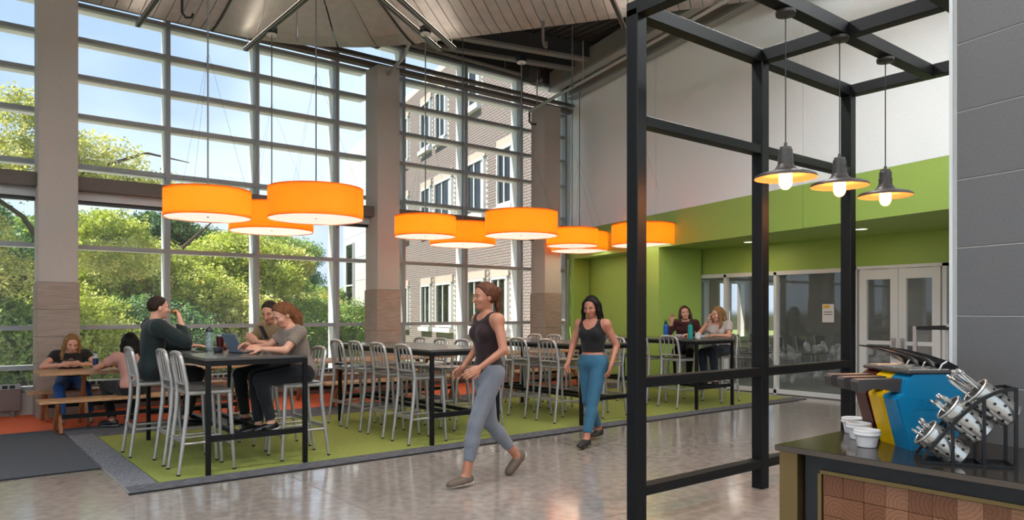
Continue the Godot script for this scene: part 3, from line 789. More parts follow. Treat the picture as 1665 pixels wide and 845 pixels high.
var stool0: Node3D
func make_stool() -> void:
	# faces +X; origin on the floor below the seat's middle
	var t := thing("bar_stool", "x", "stool")
	stool0 = t
	var sw := 0.185
	# dished seat
	var b := B.new()
	var n := 10
	for i in n:
		for j in n:
			var q := []
			for c in [[i, j], [i + 1, j], [i + 1, j + 1], [i, j + 1]]:
				var u: float = c[0] * 2.0 / n - 1.0
				var v: float = c[1] * 2.0 / n - 1.0
				var k := 1.0 - 0.1 * pow(absf(v), 3.0)
				var m := 1.0 - 0.06 * pow(absf(u), 3.0)
				q.append(Vector3(u * 0.2 * k, 0.738 - 0.016 * (1 - u * u) * (1 - v * v * v * v) - 0.008 * maxf(u, 0.0), v * 0.2 * m))
			b.quad(q[0], q[3], q[2], q[1])
	part(b, "seat", M.steel, t)
	part(B.new().box(Vector3(0, 0.712, 0), Vector3(0.385, 0.042, 0.38), Basis(), 0.012), "seat_rim", M.steel, t)
	for s in [-1, 1]:
		part(B.new().tube([Vector3(0.175, 0.70, s * 0.165), Vector3(0.19, 0.40, s * 0.172), Vector3(0.212, 0.004, s * 0.18)], [0.021, 0.018, 0.014], 8), "front_leg", M.steel, t)
		part(B.new().tube([Vector3(-0.262, 0.004, s * 0.178), Vector3(-0.222, 0.30, s * 0.173), Vector3(-0.192, 0.55, s * 0.17), Vector3(-0.185, 0.70, s * 0.17)], [0.014, 0.018, 0.021, 0.021], 8), "rear_leg", M.steel, t)
		for x in [-0.262, 0.212]:
			part(B.new().tube([Vector3(x, 0.0, s * 0.178 if x < 0 else s * 0.18), Vector3(x, 0.014, s * 0.178 if x < 0 else s * 0.18)], 0.016, 8), "foot_glide", M.rubber, t)
		part(B.new().tube([Vector3(-0.228, 0.27, s * 0.173), Vector3(0.196, 0.27, s * 0.176)], 0.012, 6), "side_stretcher", M.steel, t)
	part(B.new().tube([Vector3(0.199, 0.235, -0.175), Vector3(0.199, 0.235, 0.175)], 0.016, 8), "foot_rest", M.steel, t)
	part(B.new().box(Vector3(-0.225, 0.295, 0), Vector3(0.012, 0.038, 0.33)), "rear_stretcher", M.steel, t)
	var fr := []
	for p in [[-0.185, 0.70, -1.0], [-0.195, 0.80, -1.0], [-0.222, 0.95, -0.98], [-0.236, 1.02, -0.92], [-0.243, 1.05, -0.78], [-0.246, 1.062, -0.5], [-0.247, 1.066, 0.0]]:
		fr.append(Vector3(p[0], p[1], p[2] * 0.172))
	for i in range(5, -1, -1): fr.append(Vector3(fr[i].x, fr[i].y, -fr[i].z))
	part(B.new().tube(fr, 0.0185, 8), "back_frame", M.steel, t)
	part(B.new().tube([Vector3(-0.192, 0.785, -0.165), Vector3(-0.2, 0.785, 0.0), Vector3(-0.192, 0.785, 0.165)], 0.013, 6), "lower_back_rail", M.steel, t)
	for z in [-0.082, 0.0, 0.082]:
		part(B.new().tube([Vector3(-0.197, 0.785, z), Vector3(-0.22, 0.92, z * 1.02), Vector3(-0.244, 1.055, z)], 0.0125, 6, true, 0.6), "slat", M.steel, t)

func stools() -> void:
	make_stool()
	# [x, z, facing (0: +X, 180: -X), label]
	var L := [
		[1.93, -6.90, 0, "empty aluminium bar stool at the near left corner of the first bar table"],
		[1.93, -7.42, 0, "empty aluminium bar stool next to the one holding the man in green"],
		[1.77, -8.04, 0, "aluminium bar stool on which the man in the dark green shirt sits"],
		[2.82, -6.96, 180, "aluminium bar stool on which the woman in the grey shirt sits"],
		[2.88, -7.56, 180, "aluminium bar stool on which the man in the tan shirt sits"],
		[2.84, -8.25, 180, "empty aluminium bar stool beyond the man in the tan shirt"],
		[4.23, -6.91, 0, "empty aluminium bar stool nearest the camera at the second bar table"],
		[4.23, -7.48, 0, "empty aluminium bar stool second from the front on the left of the second bar table"],
		[4.23, -8.04, 0, "empty aluminium bar stool third from the front on the left of the second bar table"],
		[4.24, -8.58, 0, "empty aluminium bar stool at the far left corner of the second bar table"],
		[5.08, -8.70, 180, "aluminium bar stool at the far right of the second bar table, only its top showing"],
		[5.08, -8.18, 180, "aluminium bar stool second from the windows on the right of the second bar table"],
		[5.08, -7.68, 180, "aluminium bar stool behind the second bar table, left of the woman in maroon"],
		[5.10, -7.05, 180, "aluminium bar stool hidden behind the walking woman in maroon"],
		[6.47, -7.08, 0, "empty aluminium bar stool at the near left of the third bar table"],
		[6.49, -7.70, 0, "empty aluminium bar stool second from the front on the left of the third bar table"],
		[6.52, -8.28, 0, "empty aluminium bar stool just right of the woman in maroon"],
		[7.30, -8.86, 180, "aluminium bar stool with only its back top showing beside the third column"],
		[7.30, -8.39, 180, "aluminium bar stool with its back top showing below the third column"],
		[7.30, -7.83, 180, "aluminium bar stool left of the woman in jeans, back top showing"],
		[7.24, -7.03, 180, "aluminium bar stool right of the woman in jeans, beside the tall black post"],
		[8.85, -7.03, 0, "empty aluminium bar stool in front of the two seated women"],
		[8.85, -7.62, 0, "empty aluminium bar stool left of the blue bottle, behind the tall black post"],
		[8.87, -8.25, 0, "empty aluminium bar stool farthest on the left side of the last bar table"],
		[9.88, -7.02, 180, "aluminium bar stool on which the woman in the white top sits"],
		[9.92, -7.78, 180, "aluminium bar stool on which the woman in the dark red sweater sits"]]
	for i in L.size():
		var q: Array = L[i]
		if i == 0:
			stool0.position = Vector3(q[0], 0.012, q[1]); stool0.set_meta("label", q[3]); stool0.set_meta("group", "aluminium bar stools")
		else:
			copy(stool0, Vector3(q[0], 0.012, q[1]), deg_to_rad(q[2]), q[3], "aluminium bar stools")

# ---------------------------------------------------------------- picnic tables and benches
func xleg(t: Node3D, x: float, h: float, spread: float, top: float, w: float) -> void:
	for s in [-1, 1]:
		part(B.new().bar(Vector3(x + s * 0.018, 0.0, s * spread), Vector3(x + s * 0.018, h, -s * top), 0.036, w, Vector3(1, 0, 0).cross(Vector3(0, 1, 0)), 0.003), "leg", M.wood_leg, t)

func picnic() -> void:
	var X := [[1.0, 3.5], [4.5, 7.0], [8.0, 10.5]]
	var nm := ["where the two women sit", "behind the second bar table", "behind the third bar table"]
	for i in 3:
		var L: float = X[i][1] - X[i][0]
		var t := thing("picnic_table", "low wooden picnic table with crossed legs " + nm[i], "table", Vector3(X[i][0], 0.008, -10.6), 0, "picnic tables by the windows")
		for k in 4:
			part(B.new().box(Vector3(L / 2, 0.678, -0.27 + k * 0.18), Vector3(L, 0.036, 0.176), Basis(), 0.004), "top_plank", M.wood, t)
		for x in [0.5, L - 0.5]:
			xleg(t, x, 0.66, 0.2, 0.2, 0.08)
			part(B.new().box(Vector3(x, 0.645, 0), Vector3(0.05, 0.03, 0.6)), "cleat", M.wood_leg, t)
		part(B.new().box(Vector3(L / 2, 0.33, 0), Vector3(L - 1.0, 0.05, 0.03)), "stretcher", M.black_steel, t)
		for s in 2:
			var bz: float = [-9.98, -11.25][s]
			var b := thing("bench", ["low wooden bench on the room side of the picnic table ", "low wooden bench on the window side of the picnic table "][s] + nm[i], "bench", Vector3(X[i][0] - 0.05, 0.010, bz), 0, "picnic benches")
			for k in 2:
				part(B.new().box(Vector3(L / 2, 0.382, -0.085 + k * 0.17), Vector3(L, 0.034, 0.166), Basis(), 0.004), "seat_plank", M.wood, b)
			for x in [0.2, L - 0.2]:
				xleg(b, x, 0.365, 0.13, 0.13, 0.07)
			part(B.new().box(Vector3(L / 2, 0.19, 0), Vector3(L - 0.4, 0.05, 0.03)), "stretcher", M.black_steel, b)

# ---------------------------------------------------------------- counter with dispensers and cutlery rack
func ring_mat(sd: int) -> StandardMaterial3D:
	var im := Image.create(160, 160, false, Image.FORMAT_RGB8)
	var nz := FastNoiseLite.new()
	nz.seed = sd; nz.frequency = 0.02; nz.fractal_octaves = 3
	rng.seed = sd
	var c := Vector2(rng.randf_range(-60, 220), rng.randf_range(-60, 220))
	var tone := rng.randf_range(-0.09, 0.07)
	for y in 160:
		for x in 160:
			var d := Vector2(x, y).distance_to(c) + nz.get_noise_2d(x, y) * 5.0
			var r := 0.5 + 0.5 * sin(d * 0.21)
			var k := 0.42 + 0.26 * r + 0.20 * nz.get_noise_2d(x * 4.0, y * 4.0)
			im.set_pixel(x, y, Color(0.33 + tone, 0.20 + tone, 0.125 + tone).lerp(Color(0.60 + tone, 0.41 + tone, 0.28 + tone), clampf(k, 0, 1)))
	var m := mat(Color.WHITE, 0.5)
	m.albedo_texture = ImageTexture.create_from_image(im)
	return m

func counter() -> void:
	var t := thing("counter", "service counter with dark top, brass trim and end grain wood front", "counter")
	var h := 0.92
	var x0 := 2.55
	var z0 := -1.56
	# top: cut along the tile wall
	var poly := PackedVector2Array([Vector2(x0, z0), Vector2(3.345, z0), Vector2(3.24, -1.12), Vector2(3.55, 0.2), Vector2(3.6, 0.9), Vector2(x0, 0.9)])
	part(B.new().prism(poly, h - 0.022, h), "countertop", M.counter_top, t)
	part(B.new().box(Vector3(x0 - 0.002, h - 0.011, -0.33), Vector3(0.004, 0.018, 2.46)), "front_edge_band", M.counter_edge, t)
	part(B.new().box(Vector3(2.95, h - 0.011, z0 - 0.002), Vector3(0.8, 0.018, 0.004)), "end_edge_band", M.steel, t)
	part(B.new().box(Vector3(2.63, 0.449, -1.53), Vector3(0.08, 0.897, 0.075), Basis(), 0.003), "corner_post", M.brass, t)
	part(B.new().box(Vector3(2.64, 0.449, -0.29), Vector3(0.04, 0.897, 2.37)), "front_panel", M.navy, t)
	part(B.new().box(Vector3(2.98, 0.449, -1.485), Vector3(0.63, 0.897, 0.03)), "end_panel", M.navy, t)
	part(B.new().box(Vector3(3.0, 0.05, -0.3), Vector3(0.66, 0.1, 2.3)), "plinth", M.black, t)
	# recessed brass frame with end grain blocks
	var zf := -1.411
	part(B.new().box(Vector3(2.614, 0.832, -0.26), Vector3(0.014, 0.014, 2.30)), "brass_frame", M.brass, t)
	part(B.new().box(Vector3(2.614, 0.465, zf), Vector3(0.014, 0.72, 0.014)), "brass_frame", M.brass, t)
	var rm := []
	for i in 12: rm.append(ring_mat(40 + i * 7))
	rng.seed = 5
	for r in 9:
		for c in 29:
			var s := 0.076
			var dz := rng.randf_range(-0.002, 0.003)
			var bx := B.new()
			var y0 := 0.824 - (r + 1) * s
			var zc := zf + 0.012 + c * s
			var xf := 2.612 + dz
			bx.quad(Vector3(xf, y0 + 0.0008, zc), Vector3(xf, y0 + 0.0008, zc + s - 0.0024), Vector3(xf, y0 + s - 0.0016, zc + s - 0.0024), Vector3(xf, y0 + s - 0.0016, zc))
			bx.box(Vector3(xf + 0.006, y0 + s / 2, zc + s / 2), Vector3(0.011, s - 0.0024, s - 0.0024))
			part(bx, "end_grain_block", rm[rng.randi() % 12], t)
	# three foam portion cups
	var cp := thing("portion_cup", "small white foam cup farthest from the counter's front edge", "cup", Vector3(3.05, h, -1.50), 0, "white foam cups")
	part(B.new().lathe([Vector2(0.0, 0.0), Vector2(0.032, 0.0), Vector2(0.034, 0.003), Vector2(0.043, 0.05), Vector2(0.0465, 0.052), Vector2(0.0475, 0.064), Vector2(0.0445, 0.066), Vector2(0.042, 0.062), Vector2(0.033, 0.008), Vector2(0.0, 0.006)], 32), "cup", M.white, cp)
	part(B.new().lathe([Vector2(0.0465, 0.045), Vector2(0.0485, 0.048), Vector2(0.0485, 0.053), Vector2(0.0465, 0.055)], 32), "rim_band", M.white, cp)
	copy(cp, Vector3(2.925, h, -1.415), 0.5, "small white foam cup in the middle of the three", "white foam cups")
	copy(cp, Vector3(2.78, h, -1.315), 1.1, "small white foam cup nearest the counter's front edge", "white foam cups")
	var cols := [Color(0.04, 0.45, 0.62), Color(0.88, 0.70, 0.02), Color(0.27, 0.07, 0.03)]
	var lbl := ["bright blue plastic sauce dispenser with dark spout and raised black lid", "yellow plastic sauce dispenser between the blue and the brown one", "dark brown plastic sauce dispenser farthest from the cutlery rack"]
	for i in 3:
		dispenser(Vector3(2.85 + i * 0.070, h, -1.22 - i * 0.088), cols[i], lbl[i], i)
	rack(h)

func dispenser(at: Vector3, col: Color, label: String, i: int) -> void:
	var t := thing("sauce_dispenser", label, "dispenser", at, deg_to_rad(-36), "sauce dispensers")
	t.scale = Vector3(0.76, 0.88, 0.95)
	var m := mat(col, 0.32)
	# local: profile in x (forward -x is the spout side) / y, extruded along z
	var body := PackedVector2Array([Vector2(0.01, 0.0), Vector2(0.235, 0.0), Vector2(0.275, 0.30), Vector2(0.24, 0.318), Vector2(0.12, 0.325), Vector2(0.02, 0.318), Vector2(-0.01, 0.30), Vector2(-0.018, 0.235), Vector2(-0.05, 0.225), Vector2(-0.055, 0.215)])
	part(extr(body, -0.055, 0.055), "body", m, t)
	var fr := PackedVector2Array([Vector2(0.008, 0.0), Vector2(0.02, 0.0), Vector2(-0.032, 0.212), Vector2(-0.008, 0.225), Vector2(0.0, 0.30), Vector2(-0.018, 0.296), Vector2(-0.026, 0.24), Vector2(-0.052, 0.228), Vector2(-0.062, 0.21)])
	part(extr(fr, -0.042, 0.042), "front_rib", m, t)
	part(B.new().box(Vector3(0.12, 0.327, 0), Vector3(0.262, 0.016, 0.122), Basis(), 0.007), "collar", M.lamp_grey, t)
	part(B.new().box(Vector3(0.11, 0.337, 0), Vector3(0.2, 0.01, 0.085), Basis(), 0.004), "top_plate", M.chrome, t)
	var sp := PackedVector2Array([Vector2(-0.235, 0.245), Vector2(-0.20, 0.238), Vector2(-0.195, 0.252), Vector2(-0.13, 0.258), Vector2(-0.03, 0.24), Vector2(-0.012, 0.298), Vector2(-0.23, 0.296), Vector2(-0.243, 0.285)])
	part(extr(sp, -0.028, 0.028), "spout", M.lamp_grey, t)
	var lid := PackedVector2Array([Vector2(0.25, 0.335), Vector2(0.268, 0.35), Vector2(0.21, 0.375), Vector2(0.12, 0.40), Vector2(0.0, 0.425), Vector2(-0.05, 0.43), Vector2(-0.05, 0.425), Vector2(0.0, 0.416), Vector2(0.11, 0.388), Vector2(0.19, 0.345)])
	part(extr(lid, -0.03, 0.03), "lid", M.black, t)
	part(B.new().tube([Vector3(0.16, 0.335, 0.04), Vector3(0.17, 0.36, 0.045), Vector3(0.195, 0.372, 0.045)], 0.005, 6), "hinge_clip", M.steel, t)
	if i == 0:
		var tm := TextMesh.new()
		var f := SystemFont.new()
		f.font_names = PackedStringArray(["Droid Serif"]); f.font_italic = true
		tm.font = f; tm.text = "Heinz"; tm.font_size = 40; tm.pixel_size = 0.0015; tm.depth = 0.0025
		var o := put(tm, "raised_lettering", m, t, Vector3(0.112, 0.195, 0.0565))
		part(B.new().box(Vector3(0.125, 0.172, 0.0555), Vector3(0.13, 0.002, 0.002)), "raised_line", m, o.get_parent())

func extr(poly: PackedVector2Array, z0: float, z1: float) -> B:
	# polygon in x/y pushed along z
	var b := B.new()
	var t := Geometry2D.triangulate_polygon(poly)
	for i in range(0, t.size(), 3):
		var a := poly[t[i]]; var c := poly[t[i + 1]]; var d := poly[t[i + 2]]
		if (c - a).cross(d - a) > 0.0:
			var w := c
			c = d; d = w
		b.tri(Vector3(a.x, a.y, z1), Vector3(c.x, c.y, z1), Vector3(d.x, d.y, z1))
		b.tri(Vector3(a.x, a.y, z0), Vector3(d.x, d.y, z0), Vector3(c.x, c.y, z0))
	var area2 := 0.0
	for i in poly.size():
		area2 += poly[i].cross(poly[(i + 1) % poly.size()])
	for i in poly.size():
		var p := poly[i]; var q := poly[(i + 1) % poly.size()]
		if area2 < 0.0:
			var w := p
			p = q; q = w
		b.quad(Vector3(p.x, p.y, z0), Vector3(p.x, p.y, z1), Vector3(q.x, q.y, z1), Vector3(q.x, q.y, z0))
	return b

func rack(h: float) -> void:
	# two curved side frames; local x runs up the slope, origin at the low front
	var t := thing("cutlery_rack", "black steel stepped rack holding three perforated cutlery cylinders", "rack", Vector3(2.66, h, -1.08), deg_to_rad(-58))
	var arc := []
	for i in 13:
		var u := i / 12.0
		arc.append(Vector2(0.0 + 0.27 * u, 0.015 + 0.245 * sin(u * PI * 0.5)))
	for z in [-0.055, 0.055]:
		var b := B.new()
		for i in 12:
			b.bar(Vector3(arc[i].x, arc[i].y, z), Vector3(arc[i + 1].x, arc[i + 1].y, z), 0.011, 0.006, Vector3(0, 0, 1))
		part(b, "curved_side", M.black, t)
		for u in [0.09, 0.18, 0.27]:
			var k: float = 0.015 + 0.245 * sin(u / 0.27 * PI * 0.5)
			part(B.new().box(Vector3(u, k / 2, z), Vector3(0.010, k, 0.010)), "upright", M.black, t)
		part(B.new().box(Vector3(0.135, 0.005, z), Vector3(0.27, 0.008, 0.008)), "base_bar", M.black, t)
	part(B.new().box(Vector3(0, 0.006, 0), Vector3(0.012, 0.010, 0.12)), "front_bar", M.black, t)
	for u in [0.09, 0.18, 0.27]: part(B.new().box(Vector3(u, 0.006, 0), Vector3(0.008, 0.008, 0.11)), "cross_bar", M.black, t)
	part(B.new().box(Vector3(0.27, 0.26, 0), Vector3(0.010, 0.010, 0.12)), "top_bar", M.black, t)
	# cylinders lie in the rack with their mouths towards the front
	var hb := hole_mesh()
	for i in 3:
		var c: Vector3 = t.position + Basis(Vector3.UP, t.rotation.y) * Vector3([0.02, 0.088, 0.168][i], [0.10, 0.187, 0.245][i], 0.0)
		var ax := Basis(Vector3.UP, t.rotation.y) * Vector3(0.78, -0.62, 0).normalized()
		var cy := thing("cutlery_cylinder", ["perforated steel cylinder in the lowest step of the rack", "perforated steel cylinder in the middle step of the rack", "perforated steel cylinder full of cutlery in the top step of the rack"][i], "container", c, 0, "cutlery cylinders")
		var z := Basis(Vector3.UP, t.rotation.y) * Vector3(0, 0, 1)
		cy.basis = Basis(z.cross(-ax).normalized(), -ax, z.normalized()).orthonormalized()
		part(B.new().lathe([Vector2(0.001, -0.135), Vector2(0.043, -0.135), Vector2(0.046, -0.13), Vector2(0.048, 0.0)], 28), "sleeve", M.chrome, cy)
		part(B.new().lathe([Vector2(0.0445, -0.004), Vector2(0.05, -0.004), Vector2(0.053, 0.0), Vector2(0.05, 0.004), Vector2(0.0445, 0.004), Vector2(0.0435, 0.0), Vector2(0.0445, -0.004)], 28), "rim", M.chrome, cy)
		for r in 4:
			for k in 10:
				var a := TAU * (k + 0.5 * (r % 2)) / 10
				var hm := put(hb, "hole", M.black, cy, Vector3(cos(a) * 0.0472, -0.03 - r * 0.027, sin(a) * 0.0472))
				hm.basis = Basis(Vector3(-sin(a), 0, cos(a)), Vector3(cos(a), 0.015, sin(a)).normalized(), Vector3(0, 1, 0)).orthonormalized()
		rng.seed = 90 + i
		for k in [9, 12, 22][i]:
			var q := Vector3(rng.randf_range(-0.026, 0.026), 0, rng.randf_range(-0.026, 0.026))
			var o := solo(utensil(k % 3), ["fork", "spoon", "knife"][k % 3], M.chrome, "steel %s among others in the %s cutlery cylinder" % [["fork", "spoon", "knife"][k % 3], ["lowest", "middle", "top"][i]], "cutlery", "cutlery in the %s cylinder" % ["lowest", "middle", "top"][i])
			o.transform = Transform3D(cy.basis * Basis(Vector3.UP, rng.randf() * TAU) * Basis(Vector3(1, 0, 0), rng.randf_range(-0.12, 0.12)), cy.position + cy.basis * (q + Vector3(0, rng.randf_range(-0.02, 0.0) + [-0.005, 0.0, 0.045][i], 0)))

func hole_mesh() -> ArrayMesh:
	return B.new().lathe([Vector2(0.005, 0.0), Vector2(0.005, 0.0012), Vector2(0.0, 0.0013)], 8).mesh()

func utensil(k: int) -> B:
	var b := B.new()
	b.tube([Vector3(0, -0.10, 0), Vector3(0, -0.02, 0), Vector3(0, 0.02, 0.002), Vector3(0, 0.042, 0.004)], [0.002, 0.003, 0.0045, 0.0055], 6, true, 0.4)
	if k == 1:
		b.ball(Vector3(0, 0.045, 0.004), Vector3(0.007, 0.012, 0.003), 8, 4)
	elif k == 0:
		b.box(Vector3(0, 0.042, 0.004), Vector3(0.012, 0.012, 0.002))
	else:
		b.box(Vector3(0, 0.04, 0.004), Vector3(0.009, 0.02, 0.003))
	return b

# ---------------------------------------------------------------- glass display stand beyond the frame
func display_stand() -> void:
	var t := thing("display_stand", "steel and glass serving stand behind the sauce dispensers", "stand", Vector3(7.3, 0, -3.0), 0)
	for x in [0.0, 0.75]:
		for z in [0.0, 0.85]:
			part(B.new().box(Vector3(x, 0.65, z), Vector3(0.03, 1.3, 0.03)), "post", M.steel, t)
		part(B.new().box(Vector3(x, 1.285, 0.425), Vector3(0.03, 0.03, 0.82)), "top_side_rail", M.black, t)
		part(B.new().box(Vector3(x, 0.97, 0.425), Vector3(0.02, 0.02, 0.82)), "side_rail", M.steel, t)
		part(B.new().box(Vector3(x, 1.13, 0.425), Vector3(0.006, 0.26, 0.80)), "pane", M.pane, t)
	for z in [0.0, 0.85]: part(B.new().box(Vector3(0.375, 1.285, z), Vector3(0.72, 0.03, 0.03)), "top_rail", M.black, t)
	for y in [0.35, 0.70]: part(B.new().box(Vector3(0.375, y, 0.425), Vector3(0.72, 0.02, 0.82)), "shelf", M.steel, t)
	part(B.new().box(Vector3(-0.005, 1.31, 0.3), Vector3(0.02, 0.03, 0.05)), "clip", M.steel, t)
# ---------------------------------------------------------------- people: smooth union of tapered capsules, meshed as surface nets
class Sdf:
	const EA := [0, 2, 4, 6, 0, 1, 4, 5, 0, 1, 2, 3]
	const EB := [1, 3, 5, 7, 2, 3, 6, 7, 4, 5, 6, 7]
	const CV := [Vector3(0, 0, 0), Vector3(1, 0, 0), Vector3(0, 1, 0), Vector3(1, 1, 0), Vector3(0, 0, 1), Vector3(1, 0, 1), Vector3(0, 1, 1), Vector3(1, 1, 1)]
	var o: Vector3
	var cs: float
	var nx: int
	var ny: int
	var nz: int
	var f := PackedFloat32Array()
	func _init(lo: Vector3, hi: Vector3, cell: float) -> void:
		o = lo; cs = cell
		nx = int(ceil((hi.x - lo.x) / cell)) + 2; ny = int(ceil((hi.y - lo.y) / cell)) + 2; nz = int(ceil((hi.z - lo.z) / cell)) + 2
		f.resize(nx * ny * nz); f.fill(1.0)
	# tapered capsule a-b; flat bits 1: cut square at a, 2: at b; shell squeezes along axis sq by factor
	func cap(a: Vector3, b: Vector3, ra: float, rb: float, k := 0.02, flat := 0) -> Sdf:
		var m := maxf(ra, rb) + k + cs * 2.0
		var lo := (a.min(b) - Vector3(m, m, m) - o) / cs
		var hi := (a.max(b) + Vector3(m, m, m) - o) / cs
		var ab := b - a
		var L := ab.length()
		var l2 := maxf(ab.dot(ab), 1e-9)
		var u := ab / maxf(L, 1e-6)
		var x0 := maxi(int(lo.x), 0); var x1 := mini(int(hi.x) + 1, nx)
		var y0 := maxi(int(lo.y), 0); var y1 := mini(int(hi.y) + 1, ny)
		var z0 := maxi(int(lo.z), 0); var z1 := mini(int(hi.z) + 1, nz)
		for z in range(z0, z1):
			for y in range(y0, y1):
				var i := (z * ny + y) * nx + x0
				var p := o + Vector3(x0, y, z) * cs
				for x in range(x0, x1):
					var ap := p - a
					var t := clampf(ap.dot(ab) / l2, 0.0, 1.0)
					var d := (ap - ab * t).length() - (ra + (rb - ra) * t)
					if flat & 1: d = maxf(d, -ap.dot(u))
					if flat & 2: d = maxf(d, (p - b).dot(u))
					var q := f[i]
					var h := k - absf(q - d)
					if h > 0.0: f[i] = minf(q, d) - h * h / (4.0 * k)
					elif d < q: f[i] = d
					i += 1
					p.x += cs
		return self
	func ell(c: Vector3, r: Vector3, bs := Basis(), k := 0.02, carve := false) -> Sdf:
		var mr := maxf(r.x, maxf(r.y, r.z))
		var m := mr + k + cs * 2.0
		var lo := (c - Vector3(m, m, m) - o) / cs
		var hi := (c + Vector3(m, m, m) - o) / cs
		var inv := bs.transposed()
		var rm := minf(r.x, minf(r.y, r.z))
		for z in range(maxi(int(lo.z), 0), mini(int(hi.z) + 1, nz)):
			for y in range(maxi(int(lo.y), 0), mini(int(hi.y) + 1, ny)):
				for x in range(maxi(int(lo.x), 0), mini(int(hi.x) + 1, nx)):
					var p := inv * (o + Vector3(x, y, z) * cs - c)
					var k0 := (p / r).length()
					var k1 := (p / (r * r)).length()
					var d := k0 * (k0 - 1.0) / k1 if k1 > 1e-6 else -rm
					var i := (z * ny + y) * nx + x
					if carve:
						f[i] = maxf(f[i], -d)
						continue
					var q := f[i]
					var h := k - absf(q - d)
					if h > 0.0: f[i] = minf(q, d) - h * h / (4.0 * k)
					elif d < q: f[i] = d
		return self
	func plane(p0: Vector3, n: Vector3) -> Sdf:   # keep what lies behind
		var dx := n.x * cs
		for z in nz:
			for y in ny:
				var i := (z * ny + y) * nx
				var d := (o + Vector3(0, y, z) * cs - p0).dot(n)
				for x in nx:
					if d > f[i]: f[i] = d
					d += dx
					i += 1
		return self
	func into(b: B) -> void:
		var base := b.v.size()
		var id := PackedInt32Array()
		id.resize(nx * ny * nz); id.fill(-1)
		var sy := nx
		var sz := nx * ny
		var offs := PackedInt32Array([0, 1, sy, sy + 1, sz, sz + 1, sz + sy, sz + sy + 1])
		var cnt := base
		for z in nz - 1:
			for y in ny - 1:
				var i := (z * ny + y) * nx
				for x in nx - 1:
					var a := f[i]
					if absf(a) < cs * 2.5:
						var s := int(a < 0.0) + int(f[i + 1] < 0.0) + int(f[i + sy] < 0.0) + int(f[i + sy + 1] < 0.0) + int(f[i + sz] < 0.0) + int(f[i + sz + 1] < 0.0) + int(f[i + sz + sy] < 0.0) + int(f[i + sz + sy + 1] < 0.0)
						if s > 0 and s < 8:
							var acc := Vector3.ZERO
							var c := 0
							for e in 12:
								var fa := f[i + offs[EA[e]]]
								var fb := f[i + offs[EB[e]]]
								if (fa < 0.0) != (fb < 0.0):
									var va: Vector3 = CV[EA[e]]
									acc += va.lerp(CV[EB[e]], fa / (fa - fb))
									c += 1
							acc /= c
							var gx := f[i + 1] - a + f[i + sz + sy + 1] - f[i + sz + sy]
							var gy := f[i + sy] - a + f[i + sz + sy + 1] - f[i + sz + 1]
							var gz := f[i + sz] - a + f[i + sz + sy + 1] - f[i + sy + 1]
							id[i] = cnt
							cnt += 1
							b.v.append(o + (Vector3(x, y, z) + acc) * cs)
							b.n.append(Vector3(gx, gy, gz).normalized())
							b.uv.append(Vector2.ZERO)
					i += 1
		for z in range(1, nz - 1):
			for y in range(1, ny - 1):
				var i := (z * ny + y) * nx + 1
				for x in range(1, nx - 1):
					var a := f[i]
					if absf(a) < cs * 2.5:
						var ins := a < 0.0
						if ins != (f[i + 1] < 0.0): face(b, id[i], id[i - sy], id[i - sy - sz], id[i - sz], ins)
						if ins != (f[i + sy] < 0.0): face(b, id[i], id[i - sz], id[i - sz - 1], id[i - 1], ins)
						if ins != (f[i + sz] < 0.0): face(b, id[i], id[i - 1], id[i - 1 - sy], id[i - sy], ins)
					i += 1
	func face(b: B, p: int, q: int, r: int, s: int, ins: bool) -> void:
		if p < 0 or q < 0 or r < 0 or s < 0: return
		if ins: b.ix.append_array([p, r, q, p, s, r])
		else: b.ix.append_array([p, q, r, p, r, s])

# A person stands in its own axes: faces +Z, its left is +X, the floor is y = 0.
var skin_mats := {}
func skin(c: Color) -> StandardMaterial3D:
	if not skin_mats.has(c):
		var m := mat(c, 0.5)
		m.subsurf_scatter_enabled = true; m.subsurf_scatter_strength = 0.15
		skin_mats[c] = m
	return skin_mats[c]

func hand(b: B, w: Vector3, dir: Vector3, palm: Vector3, side: float, curl: float) -> void:
	# side: +1 when the thumb lies along palm x dir
	dir = dir.normalized()
	palm = (palm - dir * palm.dot(dir)).normalized()
	var acr := palm.cross(dir) * side
	var hm := w + dir * 0.06
	var s := Sdf.new(hm - Vector3.ONE * 0.115, hm + Vector3.ONE * 0.115, 0.0058)
	s.cap(w - dir * 0.03, w, 0.024, 0.022, 0.01)
	var bs := Basis(acr, palm, dir)
	s.ell(w + dir * 0.045, Vector3(0.040, 0.016, 0.05), bs, 0.015)
	for i in 4:
		var lat: float = [0.029, 0.010, -0.009, -0.027][i]
		var L: float = [0.92, 1.0, 0.94, 0.76][i]
		var p := w + dir * (0.085 - 0.004 * absf(i - 1.3)) + acr * lat
		var a := curl * 0.5
		s.cap(w + dir * 0.05 + acr * lat * 0.8, p, 0.010, 0.0095, 0.008)
		for k in 3:
			var d := (dir * cos(a) + palm * sin(a)).normalized()
			var q: Vector3 = p + d * [0.036, 0.024, 0.019][k] * L
			s.cap(p, q, [0.0092, 0.0086, 0.0080][k], [0.0086, 0.0080, 0.0070][k], 0.004)
			p = q
			a += curl
	var tb := w + dir * 0.022 + acr * 0.026
	var t1 := tb + (dir * 0.65 + acr * 0.6 + palm * 0.45 * curl).normalized() * 0.036
	var t2 := t1 + (dir * 0.85 + acr * 0.18 + palm * 0.75 * curl).normalized() * 0.028
	var t3 := t2 + (dir * 0.9 - acr * 0.1 + palm * 0.9 * curl).normalized() * 0.022
	s.cap(w + dir * 0.02, tb, 0.016, 0.013, 0.01)
	s.cap(tb, t1, 0.0125, 0.0105, 0.006).cap(t1, t2, 0.0105, 0.0095, 0.005).cap(t2, t3, 0.0095, 0.0078, 0.004)
	s.into(b)

